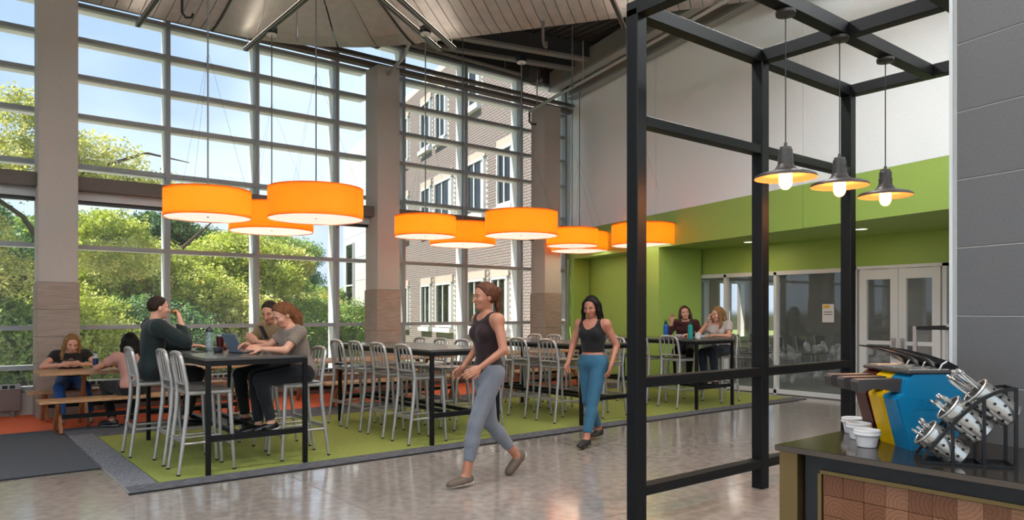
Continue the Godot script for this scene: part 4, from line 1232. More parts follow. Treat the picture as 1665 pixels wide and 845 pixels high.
func person(P: Dictionary) -> Node3D:
	var t := thing("person", P.label, "person", P.at, P.turn)
	var J: Dictionary = P.j
	var fem: bool = P.get("fem", true)
	var body := B.new()
	var all: Array = J.values()
	var lo := Vector3(9, 9, 9)
	var hi := -lo
	for q in all:
		if q is Vector3:
			lo = lo.min(q); hi = hi.max(q)
	lo -= Vector3(0.2, 0.12, 0.2); hi += Vector3(0.2, 0.2, 0.2)
	lo.y = maxf(lo.y, -0.02)
	var sh := 0.0 if fem else 0.012
	var sc: float = P.get("bulk", 1.0)
	var up: Vector3 = (J.neck - J.pel).normalized()
	var across: Vector3 = (J.shL - J.shR).normalized()
	var fwd := across.cross(up).normalized()
	var tb := Basis(across, up, fwd).orthonormalized()
	var mid: Vector3 = J.pel.lerp(J.neck, 0.38)
	var chest: Vector3 = J.pel.lerp(J.neck, 0.70)
	var hipax: Vector3 = (J.hipL - J.hipR).normalized()
	var hb := Basis(hipax, up, hipax.cross(up).normalized()).orthonormalized()
	var torso := func(s: Sdf, g: float) -> void:
		s.ell(J.pel, Vector3(0.158 * sc + g, 0.125 + g, 0.118 * sc + g), hb, 0.04)
		s.ell(mid, Vector3((0.118 + sh) * sc + g, 0.15 + g, 0.092 * sc + g), tb, 0.06)
		s.ell(chest, Vector3((0.143 + sh) * sc + g, 0.165 + g, 0.102 * sc + g), tb, 0.06)
		s.cap(J.shL.lerp(J.neck, 0.5) - up * 0.03, J.shL, 0.060 + g, 0.056 + sh + g, 0.05)
		s.cap(J.shR.lerp(J.neck, 0.5) - up * 0.03, J.shR, 0.060 + g, 0.056 + sh + g, 0.05)
		if fem:
			for q in [-1, 1]: s.ell(chest + across * q * 0.066 + fwd * 0.075 - up * 0.015, Vector3(0.056 + g, 0.06 + g, 0.05 + g), tb, 0.03)
	var s := Sdf.new(lo, hi, 0.0145)
	torso.call(s, 0.0)
	var hd: Basis = P.head
	var hc: Vector3 = J.head
	s.cap(J.neck - up * 0.03, hc - hd.y * 0.06 - hd.z * 0.01, 0.052 + sh * 0.6, 0.046 + sh * 0.5, 0.03)
	for q in ["L", "R"]:
		s.cap(J["sh" + q], J["el" + q], 0.047 + sh, 0.037 + sh * 0.6, 0.03)
		s.cap(J["el" + q], J["wr" + q], 0.036 + sh * 0.6, 0.024 + sh * 0.3, 0.015)
		s.cap(J["hip" + q], J["kn" + q], 0.083 * sc, 0.056, 0.035)
		s.cap(J["kn" + q], J["kn" + q].lerp(J["an" + q], 0.35), 0.053, 0.053, 0.02)
		s.cap(J["kn" + q].lerp(J["an" + q], 0.3), J["an" + q], 0.053, 0.036, 0.02)
		s.cap(J["an" + q] - Vector3(0, 0.02, 0), J["to" + q], 0.036, 0.026, 0.02)
	s.into(body)
	# head with face
	var hs := Sdf.new(hc - Vector3.ONE * 0.145, hc + Vector3.ONE * 0.145, 0.0068)
	hs.ell(hc + hd * Vector3(0, 0.028, -0.012), Vector3(0.073, 0.088, 0.094), hd, 0.02)
	hs.ell(hc + hd * Vector3(0, -0.03, 0.018), Vector3(0.060, 0.078, 0.070), hd, 0.03)
	hs.ell(hc + hd * Vector3(0, -0.083, 0.052), Vector3(0.030, 0.022, 0.026), hd, 0.03)
	hs.cap(hc + hd * Vector3(0, 0.006, 0.082), hc + hd * Vector3(0, -0.030, 0.104), 0.009, 0.0125, 0.012)
	for q in [-1, 1]:
		hs.ell(hc + hd * Vector3(q * 0.036, -0.022, 0.060), Vector3(0.024, 0.02, 0.02), hd, 0.02)
		hs.ell(hc + hd * Vector3(q * 0.031, 0.010, 0.094), Vector3(0.018, 0.012, 0.014), hd, 0.01, true)
		hs.cap(hc + hd * Vector3(q * 0.045, 0.024, 0.074), hc + hd * Vector3(q * 0.015, 0.022, 0.085), 0.008, 0.008, 0.01)
		hs.ell(hc + hd * Vector3(q * 0.076, -0.006, -0.008), Vector3(0.010, 0.030, 0.018), hd, 0.008)
	hs.cap(hc + hd * Vector3(-0.02, -0.056, 0.078), hc + hd * Vector3(0.02, -0.056, 0.078), 0.0085, 0.0085, 0.006)
	hs.cap(hc - hd.y * 0.05 - hd.z * 0.015, J.neck + (hc - J.neck) * 0.25, 0.048 + sh * 0.4, 0.050 + sh * 0.5, 0.02)
	hs.into(body)
	hand(body, J.wrL, J.hdL, J.get("pnL", Vector3.DOWN), P.get("sideL", -1.0), P.get("curlL", 0.5))
	hand(body, J.wrR, J.hdR, J.get("pnR", Vector3.DOWN), P.get("sideR", 1.0), P.get("curlR", 0.5))
	part(body, "body", skin(P.skin), t)
	# eyes, brows, mouth
	var eb := B.new()
	var ir := B.new()
	var br := B.new()
	for q in [-1, 1]:
		eb.ball(hc + hd * Vector3(q * 0.031, 0.008, 0.074), Vector3(0.012, 0.0062, 0.010), 10, 6, hd)
		ir.ball(hc + hd * Vector3(q * 0.031, 0.007, 0.0815), Vector3(0.0062, 0.0062, 0.004), 8, 5, hd)
		br.tube([hc + hd * Vector3(q * 0.014, 0.026, 0.090), hc + hd * Vector3(q * 0.031, 0.031, 0.086), hc + hd * Vector3(q * 0.048, 0.026, 0.074)], 0.004, 5)
	part(eb, "eyes", mat(Color(0.62, 0.58, 0.55), 0.4), t)
	part(ir, "irises", mat(Color(0.10, 0.07, 0.05), 0.2), t)
	part(br, "eyebrows", mat(P.hair_col.darkened(0.25), 0.8), t)
	part(B.new().tube([hc + hd * Vector3(-0.023, -0.054, 0.079), hc + hd * Vector3(0, -0.056, 0.0875), hc + hd * Vector3(0.023, -0.054, 0.079)], [0.003, 0.0052, 0.003], 6), "mouth", mat(P.skin.lerp(Color(0.55, 0.16, 0.15), 0.55), 0.4), t)
	# clothes: looser copies of the same shapes, cut square at their hems
	var g: float = P.get("loose", 0.011)
	var cl := Sdf.new(lo, hi, 0.0145)
	torso.call(cl, g)
	var sl: float = P.get("sleeve", 0.3)   # 0 none, 0.5 to the elbow, 1 to the wrist
	for q in ["L", "R"]:
		if sl > 0.0:
			var e: Vector3 = J["sh" + q].lerp(J["el" + q], minf(sl * 2.0, 1.0))
			cl.cap(J["sh" + q], e, 0.047 + sh + g * 1.2, lerpf(0.047, 0.037, minf(sl * 2.0, 1.0)) + sh * 0.7 + g * 1.3, 0.03, 2 if sl < 0.5 else 0)
			if sl > 0.5: cl.cap(J["el" + q], J["el" + q].lerp(J["wr" + q], sl * 2.0 - 1.0), 0.036 + sh * 0.6 + g, lerpf(0.036, 0.026, sl * 2.0 - 1.0) + sh * 0.3 + g, 0.015, 2)
	var hem: Vector3 = J.pel + up * P.get("hem", -0.06)
	cl.plane(hem, -up)
	cl.plane(J.neck + up * P.get("collar", 0.0) + fwd * P.get("scoop", 0.03), (up + fwd * P.get("vee", 0.25)).normalized())
	if P.has("neckline"): cl.ell(J.neck + fwd * 0.05 + up * 0.02, Vector3(0.092, P.neckline, 0.16), tb, 0.0, true)
	if P.has("tank"):
		for q in [-1, 1]: cl.plane(chest + across * q * P.tank + up * 0.05, (across * q + up * 0.25).normalized())
	var cb := B.new()
	cl.into(cb)
	part(cb, P.get("top_name", "shirt"), P.top, t)
	var pl := Sdf.new(lo, hi, 0.0145)
	var gp: float = P.get("trouser_loose", 0.009)
	pl.ell(J.pel, Vector3(0.158 * sc + gp, 0.125 + gp, 0.118 * sc + gp), hb, 0.04)
	pl.ell(mid - up * 0.06, Vector3(0.118 * sc + gp, 0.12, 0.092 * sc + gp), tb, 0.05)
	var cuff: float = P.get("cuff", 0.93)
	for q in ["L", "R"]:
		pl.cap(J["hip" + q], J["kn" + q], 0.083 * sc + gp, 0.056 + gp, 0.035)
		pl.cap(J["kn" + q], J["kn" + q].lerp(J["an" + q], 0.35), 0.053 + gp, 0.053 + gp, 0.02)
		pl.cap(J["kn" + q].lerp(J["an" + q], 0.3), J["kn" + q].lerp(J["an" + q], cuff), 0.053 + gp, 0.040 + gp, 0.02, 2)
	pl.plane(J.pel + up * P.get("waist", 0.07), Vector3.UP)
	var pb := B.new()
	pl.into(pb)
	part(pb, "trousers", P.legs, t)
	for q in ["L", "R"]:
		var an: Vector3 = J["an" + q]
		var to: Vector3 = J["to" + q]
		var d := (to - an)
		var flatd := Vector3(d.x, 0, d.z).normalized() if absf(d.y) < 0.09 else d.normalized()
		var un := (Vector3.UP - flatd * flatd.y).normalized()
		var heel := an - un * 0.035 - flatd * 0.03
		var ss := Sdf.new(heel.min(to) - Vector3.ONE * 0.1, heel.max(to) + Vector3.ONE * 0.075, 0.0095)
		ss.cap(heel, to, 0.040, 0.036, 0.02).cap(an - un * 0.01, an - un * 0.035, 0.043, 0.045, 0.02, 1).cap(heel.lerp(to, 0.5), to + flatd * 0.02, 0.042, 0.034, 0.02)
		ss.plane(heel - un * 0.034, -un)
		var sb := B.new()
		ss.into(sb)
		var shoe := part(sb, "shoe", P.shoes, t)
		var so := Sdf.new(heel.min(to) - Vector3.ONE * 0.1, heel.max(to) + Vector3.ONE * 0.075, 0.0095)
		so.cap(heel - un * 0.012, to - un * 0.012, 0.044, 0.040, 0.02)
		so.plane(heel - un * 0.018, un); so.plane(heel - un * 0.042, -un)
		var ob := B.new()
		so.into(ob)
		part(ob, "sole", P.get("sole", M.white), shoe)
	# hair: a cap over the skull, open at the face, and locks
	var hr := B.new()
	var lo2 := hc - Vector3(0.2, 0.42, 0.2)
	var hh := Sdf.new(lo2, hc + Vector3(0.2, 0.15, 0.2), 0.0105)
	var thick: float = P.get("hair_thick", 0.014)
	hh.ell(hc + hd * Vector3(0, 0.030, -0.014), Vector3(0.073 + thick, 0.090 + thick, 0.094 + thick), hd, 0.02)
	if P.get("hair", "short") == "short":
		hh.plane(hc + hd * Vector3(0, 0.046, 0.03), (hd * Vector3(0, -0.62, 0.75)).normalized())
		hh.plane(hc + hd * Vector3(0, -0.035, 0), -hd.y)
	else:
		hh.plane(hc + hd * Vector3(0, 0.055, 0.04), (hd * Vector3(0, -0.5, 0.86)).normalized())
	for lk in P.get("locks", []):
		var pts: Array = lk[0]
		for i in pts.size() - 1:
			var ra: float = lerpf(lk[1], lk[2], float(i) / (pts.size() - 1))
			var rb: float = lerpf(lk[1], lk[2], float(i + 1) / (pts.size() - 1))
			hh.cap(hc + hd * pts[i], hc + hd * pts[i + 1], ra, rb, 0.025)
	hh.into(hr)
	part(hr, "hair", P.hair_mat, t)
	return t

func fabric(cols: Array, sd: int, scale := 5.0, rough := 0.9) -> StandardMaterial3D:
	var m := noisy(cols, Vector3(scale, scale, scale), rough, 0.05, 4, sd, 0.0, FastNoiseLite.TYPE_SIMPLEX_SMOOTH, 256)
	m.rim_enabled = true; m.rim = 0.2
	return m

func hairy(c: Color, sd: int) -> StandardMaterial3D:
	var m := noisy([c.darkened(0.4), c, c.lightened(0.12)], Vector3(14, 1.6, 14), 0.6, 0.03, 3, sd, 0.0, FastNoiseLite.TYPE_SIMPLEX_SMOOTH, 256)
	m.metallic_specular = 0.25
	return m

func seated(seat: float, shoulder := 0.165) -> Dictionary:
	var y := seat + 0.105
	return {"pel": Vector3(0, y, 0), "neck": Vector3(0, y + 0.47, 0.02), "head": Vector3(0, y + 0.60, 0.05),
		"shL": Vector3(shoulder, y + 0.43, 0.01), "shR": Vector3(-shoulder, y + 0.43, 0.01),
		"hipL": Vector3(0.085, y - 0.02, 0.03), "hipR": Vector3(-0.085, y - 0.02, 0.03)}

func look(yaw: float, pitch: float, roll := 0.0) -> Basis:
	return Basis(Vector3.UP, deg_to_rad(yaw)) * Basis(Vector3(1, 0, 0), deg_to_rad(pitch)) * Basis(Vector3(0, 0, 1), deg_to_rad(roll))

func long_hair(front: float, back: float) -> Array:
	# locks down both sides and the back, in head axes
	return [
		[[Vector3(0.066, 0.05, 0.02), Vector3(0.088, -0.04, 0.02), Vector3(0.095, -0.14, 0.03), Vector3(0.085, -front, 0.06)], 0.026, 0.020],
		[[Vector3(-0.066, 0.05, 0.02), Vector3(-0.088, -0.04, 0.02), Vector3(-0.095, -0.14, 0.03), Vector3(-0.085, -front, 0.06)], 0.026, 0.020],
		[[Vector3(0.04, 0.0, -0.08), Vector3(0.05, -0.12, -0.085), Vector3(0.055, -back, -0.09)], 0.048, 0.030],
		[[Vector3(-0.04, 0.0, -0.08), Vector3(-0.05, -0.12, -0.085), Vector3(-0.055, -back, -0.09)], 0.048, 0.030],
		[[Vector3(0.0, 0.0, -0.09), Vector3(0.0, -0.12, -0.10), Vector3(0.0, -back - 0.02, -0.10)], 0.05, 0.030]]

func people() -> void:
	var tanskin := Color(0.72, 0.50, 0.40)
	var fair := Color(0.78, 0.57, 0.47)
	# --- man in green drinking, on the left of the first table, facing +X
	var j := seated(0.752, 0.185)
	j.merge({"neck": Vector3(0, 1.335, 0.03), "head": Vector3(0, 1.475, 0.07), "shL": Vector3(0.19, 1.285, 0.03), "shR": Vector3(-0.19, 1.285, 0.03),
		"elL": Vector3(0.26, 1.09, 0.22), "wrL": Vector3(0.17, 1.075, 0.45), "hdL": Vector3(-0.5, -0.02, 0.8), "pnL": Vector3(0, -1, 0),
		"elR": Vector3(-0.27, 1.13, 0.26), "wrR": Vector3(-0.13, 1.36, 0.24), "hdR": Vector3(0.55, 0.6, 0.05), "pnR": Vector3(0.4, -0.3, -0.6),
		"knL": Vector3(0.12, 0.80, 0.44), "knR": Vector3(-0.12, 0.80, 0.42), "anL": Vector3(0.10, 0.36, 0.36), "anR": Vector3(-0.11, 0.34, 0.30),
		"toL": Vector3(0.11, 0.29, 0.50), "toR": Vector3(-0.12, 0.27, 0.44)}, true)
	person({"label": "man in a dark green long-sleeved shirt drinking at the first bar table", "at": Vector3(1.735, 0, -8.04), "turn": PI / 2, "j": j, "fem": false, "head": look(4, 2), "skin": fair,
		"hair_col": Color(0.16, 0.11, 0.08), "hair_mat": hairy(Color(0.16, 0.11, 0.08), 61), "hair_thick": 0.007, "top": fabric([Color(0.012, 0.075, 0.075), Color(0.03, 0.12, 0.115)], 62), "sleeve": 0.97, "loose": 0.016, "hem": -0.11,
		"legs": fabric([Color(0.012, 0.012, 0.014), Color(0.03, 0.03, 0.034)], 63), "shoes": M.black, "sole": M.rubber, "curlR": 0.75, "collar": 0.03})
	# --- woman in grey, right side of the first table, facing -X, bent over the laptop
	j = seated(0.752)
	j.merge({"neck": Vector3(0, 1.29, 0.13), "head": Vector3(0, 1.405, 0.215), "shL": Vector3(0.165, 1.235, 0.11), "shR": Vector3(-0.165, 1.235, 0.11),
		"elL": Vector3(0.21, 1.07, 0.27), "wrL": Vector3(0.10, 1.085, 0.46), "hdL": Vector3(-0.35, 0.15, 0.8), "pnL": Vector3(-0.6, -0.6, 0),
		"elR": Vector3(-0.20, 1.085, 0.30), "wrR": Vector3(-0.08, 1.10, 0.50), "hdR": Vector3(0.25, 0.2, 0.8), "pnR": Vector3(0.6, -0.6, 0),
		"knL": Vector3(0.10, 0.79, 0.47), "knR": Vector3(-0.10, 0.81, 0.45), "anL": Vector3(0.10, 0.38, 0.36), "anR": Vector3(-0.08, 0.34, 0.42),
		"toL": Vector3(0.11, 0.31, 0.50), "toR": Vector3(-0.09, 0.28, 0.56)}, true)
	var lh := long_hair(0.05, 0.16)
	lh.append([[Vector3(0, 0.02, -0.10), Vector3(0.02, -0.10, -0.14), Vector3(0.03, -0.22, -0.15), Vector3(0.03, -0.30, -0.13)], 0.05, 0.02])
	person({"label": "woman in a grey T-shirt with tied light brown hair bent over the laptop", "at": Vector3(2.90, 0, -6.97), "turn": -PI / 2, "j": j, "head": look(8, 32), "skin": fair,
		"hair_col": Color(0.42, 0.25, 0.14), "hair_mat": hairy(Color(0.42, 0.25, 0.14), 64), "hair": "long", "locks": lh.slice(2), "top": fabric([Color(0.42, 0.37, 0.33), Color(0.52, 0.46, 0.41)], 65), "sleeve": 0.3, "loose": 0.013, "hem": -0.10,
		"legs": fabric([Color(0.025, 0.04, 0.06), Color(0.05, 0.07, 0.10)], 66), "shoes": M.black, "sole": M.white, "curlL": 0.55, "curlR": 0.55})
	# --- man in tan, next to her, turned towards the camera
	j = seated(0.752, 0.18)
	j.merge({"neck": Vector3(0, 1.30, 0.09), "head": Vector3(0.0, 1.43, 0.155), "shL": Vector3(0.185, 1.255, 0.07), "shR": Vector3(-0.185, 1.255, 0.07),
		"elL": Vector3(0.25, 1.08, 0.20), "wrL": Vector3(0.05, 1.13, 0.36), "hdL": Vector3(-0.4, 0.45, 0.35), "pnL": Vector3(-0.4, -0.2, -0.6),
		"elR": Vector3(-0.27, 1.075, 0.22), "wrR": Vector3(-0.17, 1.065, 0.45), "hdR": Vector3(0.4, 0.0, 0.7), "pnR": Vector3(0.1, -1, 0),
		"knL": Vector3(0.12, 0.79, 0.44), "knR": Vector3(-0.12, 0.80, 0.44), "anL": Vector3(0.10, 0.36, 0.40), "anR": Vector3(-0.10, 0.36, 0.38),
		"toL": Vector3(0.11, 0.29, 0.54), "toR": Vector3(-0.12, 0.29, 0.52)}, true)
	person({"label": "man in a tan T-shirt looking down at a phone at the first bar table", "at": Vector3(2.91, 0, -7.58), "turn": -PI / 2 + 0.35, "j": j, "fem": false, "head": look(22, 22), "skin": tanskin,
		"hair_col": Color(0.13, 0.09, 0.06), "hair_mat": hairy(Color(0.13, 0.09, 0.06), 67), "hair_thick": 0.009, "top": fabric([Color(0.42, 0.33, 0.22), Color(0.52, 0.42, 0.29)], 68), "sleeve": 0.36, "loose": 0.016, "hem": -0.10,
		"legs": fabric([Color(0.02, 0.03, 0.045), Color(0.045, 0.06, 0.08)], 69), "shoes": M.black, "curlL": 0.7, "collar": 0.03})
	# --- woman with long fair hair on the window-side bench, facing the room
	j = seated(0.41)
	j.merge({"neck": Vector3(0, 0.915, 0.12), "head": Vector3(0.01, 1.015, 0.19), "shL": Vector3(0.17, 0.865, 0.10), "shR": Vector3(-0.17, 0.865, 0.10),
		"elL": Vector3(0.31, 0.73, 0.22), "wrL": Vector3(0.10, 0.755, 0.40), "hdL": Vector3(-0.6, 0.25, 0.3), "pnL": Vector3(-0.3, 0.2, -0.7),
		"elR": Vector3(-0.31, 0.73, 0.22), "wrR": Vector3(-0.10, 0.755, 0.40), "hdR": Vector3(0.6, 0.25, 0.3), "pnR": Vector3(0.3, 0.2, -0.7),
		"knL": Vector3(0.16, 0.47, 0.45), "knR": Vector3(-0.13, 0.47, 0.45), "anL": Vector3(0.20, 0.10, 0.40), "anR": Vector3(-0.10, 0.10, 0.50),
		"toL": Vector3(0.22, 0.045, 0.54), "toR": Vector3(-0.11, 0.045, 0.64)}, true)
	person({"label": "smiling woman with long fair hair and brown top holding a phone", "at": Vector3(1.44, 0.008, -11.22), "turn": -0.12, "j": j, "head": look(8, 22, -4), "skin": fair,
		"hair_col": Color(0.55, 0.40, 0.24), "hair_mat": hairy(Color(0.55, 0.40, 0.24), 70), "hair": "long", "locks": long_hair(0.26, 0.24), "top": fabric([Color(0.07, 0.055, 0.045), Color(0.11, 0.085, 0.07)], 71), "sleeve": 0.2, "hem": -0.08, "scoop": 0.05,
		"legs": fabric([Color(0.09, 0.25, 0.47), Color(0.13, 0.30, 0.53)], 72), "shoes": mat(Color(0.62, 0.50, 0.40), 0.6), "curlL": 0.6, "curlR": 0.6})
	# --- woman in pink, back to us, on the room-side bench
	j = seated(0.41)
	j.merge({"neck": Vector3(0, 0.925, 0.10), "head": Vector3(0.0, 1.04, 0.15), "shL": Vector3(0.18, 0.87, 0.08), "shR": Vector3(-0.18, 0.87, 0.08),
		"elL": Vector3(0.36, 0.745, 0.20), "wrL": Vector3(0.17, 0.755, 0.38), "hdL": Vector3(-0.7, 0.0, 0.3), "pnL": Vector3(0, -1, 0),
		"elR": Vector3(-0.30, 0.74, 0.24), "wrR": Vector3(-0.10, 0.75, 0.42), "hdR": Vector3(0.5, 0.1, 0.5), "pnR": Vector3(0, -1, 0),
		"knL": Vector3(0.20, 0.49, 0.42), "knR": Vector3(-0.12, 0.49, 0.44), "anL": Vector3(0.22, 0.10, 0.10), "anR": Vector3(-0.12, 0.10, 0.44),
		"toL": Vector3(0.30, 0.045, 0.20), "toR": Vector3(-0.12, 0.045, 0.58)}, true)
	var dark := long_hair(0.10, 0.24)
	dark.append([[Vector3(0.07, -0.02, -0.05), Vector3(0.10, -0.12, -0.07), Vector3(0.07, -0.20, -0.10), Vector3(0.10, -0.28, -0.08)], 0.04, 0.02])
	dark.append([[Vector3(-0.07, -0.02, -0.05), Vector3(-0.10, -0.12, -0.07), Vector3(-0.07, -0.20, -0.10), Vector3(-0.10, -0.27, -0.08)], 0.04, 0.02])
	person({"label": "woman in a pale pink shirt with long dark curly hair, back to the room", "at": Vector3(1.97, 0.008, -10.0), "turn": PI + 0.15, "j": j, "bulk": 1.12, "head": look(-6, 14), "skin": tanskin,
		"hair_col": Color(0.05, 0.035, 0.03), "hair_mat": hairy(Color(0.05, 0.035, 0.03), 73), "hair": "long", "locks": dark, "top": fabric([Color(0.66, 0.47, 0.43), Color(0.74, 0.55, 0.50)], 74), "sleeve": 0.3, "hem": -0.04, "loose": 0.012,
		"legs": fabric([Color(0.015, 0.015, 0.017), Color(0.035, 0.035, 0.04)], 75), "shoes": M.black, "sole": mat(Color(0.45, 0.44, 0.43), 0.7)})
	# --- two women at the last bar table
	j = seated(0.752)
	j.merge({"neck": Vector3(0, 1.30, 0.08), "head": Vector3(0.0, 1.42, 0.125), "shL": Vector3(0.165, 1.25, 0.06), "shR": Vector3(-0.165, 1.25, 0.06),
		"elL": Vector3(0.27, 1.06, 0.16), "wrL": Vector3(0.10, 1.07, 0.36), "hdL": Vector3(-0.5, 0.0, 0.5), "pnL": Vector3(0, -1, 0),
		"elR": Vector3(-0.26, 1.06, 0.24), "wrR": Vector3(-0.19, 1.26, 0.30), "hdR": Vector3(0.05, 1, 0.1), "pnR": Vector3(0.4, 0.0, 0.6),
		"knL": Vector3(0.12, 0.80, 0.44), "knR": Vector3(-0.10, 0.80, 0.44), "anL": Vector3(0.10, 0.36, 0.40), "anR": Vector3(-0.10, 0.36, 0.38),
		"toL": Vector3(0.11, 0.29, 0.54), "toR": Vector3(-0.11, 0.29, 0.52)}, true)
	person({"label": "laughing woman in a dark red sweater at the far bar table", "at": Vector3(9.98, 0, -7.78), "turn": -PI / 2 + 0.55, "j": j, "head": look(15, 0, 6), "skin": fair,
		"hair_col": Color(0.25, 0.17, 0.12), "hair_mat": hairy(Color(0.25, 0.17, 0.12), 76), "hair": "long", "locks": long_hair(0.17, 0.16), "top": fabric([Color(0.18, 0.025, 0.035), Color(0.26, 0.05, 0.06)], 77), "sleeve": 0.97, "hem": -0.09, "loose": 0.014,
		"legs": fabric([Color(0.015, 0.015, 0.02), Color(0.035, 0.035, 0.045)], 78), "shoes": M.black, "curlR": 0.4})
	j = seated(0.752)
	j.merge({"neck": Vector3(0, 1.29, 0.11), "head": Vector3(0.02, 1.40, 0.17), "shL": Vector3(0.165, 1.235, 0.09), "shR": Vector3(-0.165, 1.235, 0.09),
		"elL": Vector3(0.24, 1.065, 0.20), "wrL": Vector3(0.09, 1.075, 0.40), "hdL": Vector3(-0.5, 0.0, 0.6), "pnL": Vector3(0, -1, 0),
		"elR": Vector3(-0.22, 1.09, 0.32), "wrR": Vector3(-0.09, 1.27, 0.29), "hdR": Vector3(0.3, 1, 0.05), "pnR": Vector3(0.7, 0.0, -0.4),
		"knL": Vector3(0.10, 0.79, 0.45), "knR": Vector3(-0.10, 0.80, 0.43), "anL": Vector3(0.09, 0.36, 0.36), "anR": Vector3(-0.08, 0.36, 0.40),
		"toL": Vector3(0.10, 0.29, 0.50), "toR": Vector3(-0.09, 0.29, 0.54)}, true)
	person({"label": "woman in a white top with long fair hair resting her face on her hand", "at": Vector3(9.96, 0, -7.04), "turn": -PI / 2 + 0.1, "j": j, "head": look(-22, 10), "skin": fair,
		"hair_col": Color(0.55, 0.40, 0.25), "hair_mat": hairy(Color(0.55, 0.40, 0.25), 79), "hair": "long", "locks": long_hair(0.20, 0.24), "top": fabric([Color(0.68, 0.63, 0.60), Color(0.76, 0.71, 0.68)], 80), "sleeve": 0.3, "hem": -0.10, "loose": 0.014, "vee": 0.8,
		"legs": fabric([Color(0.06, 0.10, 0.15), Color(0.10, 0.15, 0.20)], 81), "shoes": M.black, "curlR": 0.3})
	# --- woman in maroon walking left, in front
	j = {"pel": Vector3(0, 0.93, 0), "neck": Vector3(0, 1.42, 0.02), "head": Vector3(0, 1.56, 0.045),
		"shL": Vector3(0.165, 1.37, 0.02), "shR": Vector3(-0.165, 1.37, 0.0), "hipL": Vector3(0.085, 0.90, 0.01), "hipR": Vector3(-0.085, 0.90, 0.0),
		"elL": Vector3(0.25, 1.12, 0.02), "wrL": Vector3(0.18, 0.98, 0.21), "hdL": Vector3(-0.1, -0.35, 0.8), "pnL": Vector3(-0.8, -0.3, 0),
		"elR": Vector3(-0.24, 1.12, -0.04), "wrR": Vector3(-0.20, 0.95, 0.14), "hdR": Vector3(0.1, -0.4, 0.8), "pnR": Vector3(0.8, -0.3, 0),
		"knL": Vector3(0.08, 0.50, 0.19), "anL": Vector3(0.07, 0.095, 0.27), "toL": Vector3(0.08, 0.035, 0.41),
		"knR": Vector3(-0.07, 0.48, -0.06), "anR": Vector3(-0.07, 0.16, -0.35), "toR": Vector3(-0.07, 0.045, -0.27)}
	var tied := [[[Vector3(0, 0.06, -0.09), Vector3(0.0, 0.04, -0.13), Vector3(0, -0.08, -0.13), Vector3(0.02, -0.20, -0.11)], 0.04, 0.022]]
	person({"label": "walking woman in a maroon sleeveless top and grey jeans, nearest the camera", "at": Vector3(3.70, 0, -4.95), "turn": -PI / 2 - 0.05, "j": j, "head": look(-6, 4), "skin": Color(0.66, 0.45, 0.35),
		"hair_col": Color(0.34, 0.20, 0.13), "hair_mat": hairy(Color(0.34, 0.20, 0.13), 82), "hair": "long", "locks": tied, "top": fabric([Color(0.10, 0.03, 0.05), Color(0.16, 0.055, 0.08)], 83), "top_name": "tank_top", "sleeve": 0.0, "tank": 0.14, "hem": -0.02, "neckline": 0.075, "collar": 0.06, "vee": 0.0,
		"legs": fabric([Color(0.40, 0.42, 0.455), Color(0.44, 0.46, 0.495)], 84), "cuff": 0.72, "shoes": mat(Color(0.36, 0.31, 0.26), 0.7), "sole": mat(Color(0.70, 0.66, 0.60), 0.6), "curlL": 0.4, "curlR": 0.4})
	# --- woman in black top and jeans walking left, behind
	j = {"pel": Vector3(0, 0.90, 0), "neck": Vector3(0, 1.355, 0.02), "head": Vector3(0, 1.485, 0.05),
		"shL": Vector3(0.16, 1.305, 0.02), "shR": Vector3(-0.16, 1.305, 0.0), "hipL": Vector3(0.085, 0.87, 0.01), "hipR": Vector3(-0.085, 0.87, 0.0),
		"elL": Vector3(0.24, 1.07, -0.08), "wrL": Vector3(0.24, 0.87, 0.06), "hdL": Vector3(-0.05, -0.8, 0.4), "pnL": Vector3(-0.8, 0.1, 0),
		"elR": Vector3(-0.24, 1.06, 0.02), "wrR": Vector3(-0.21, 0.88, 0.20), "hdR": Vector3(0.1, -0.6, 0.7), "pnR": Vector3(0.8, 0.1, 0),
		"knL": Vector3(0.07, 0.48, 0.16), "anL": Vector3(0.05, 0.10, 0.28), "toL": Vector3(0.05, 0.035, 0.42),
		"knR": Vector3(-0.06, 0.46, 0.0), "anR": Vector3(-0.06, 0.12, -0.28), "toR": Vector3(-0.07, 0.04, -0.16)}
	person({"label": "walking woman in a black tank top and blue jeans with long dark hair", "at": Vector3(5.66, 0, -5.66), "turn": -PI / 2 + 0.35, "j": j, "head": look(2, 16), "skin": Color(0.66, 0.44, 0.35),
		"hair_col": Color(0.05, 0.035, 0.03), "hair_mat": hairy(Color(0.05, 0.035, 0.03), 85), "hair": "long", "locks": long_hair(0.26, 0.30), "top": fabric([Color(0.02, 0.022, 0.03), Color(0.045, 0.05, 0.06)], 86), "top_name": "tank_top", "sleeve": 0.0, "tank": 0.14, "hem": 0.10, "neckline": 0.13, "collar": 0.06, "vee": 0.0,
		"waist": 0.075, "legs": fabric([Color(0.14, 0.33, 0.43), Color(0.19, 0.39, 0.49)], 87), "cuff": 0.86, "shoes": mat(Color(0.10, 0.08, 0.07), 0.6), "sole": mat(Color(0.25, 0.20, 0.17), 0.7)})
# ---------------------------------------------------------------- things on the tables
func cylinder_prof(r0: float, r1: float, h: float) -> Array:
	return [Vector2(0.0, 0.0), Vector2(r0 * 0.95, 0.0), Vector2(r0, 0.004), Vector2(r1, h - 0.004), Vector2(r1 * 0.95, h), Vector2(0.0, h)]

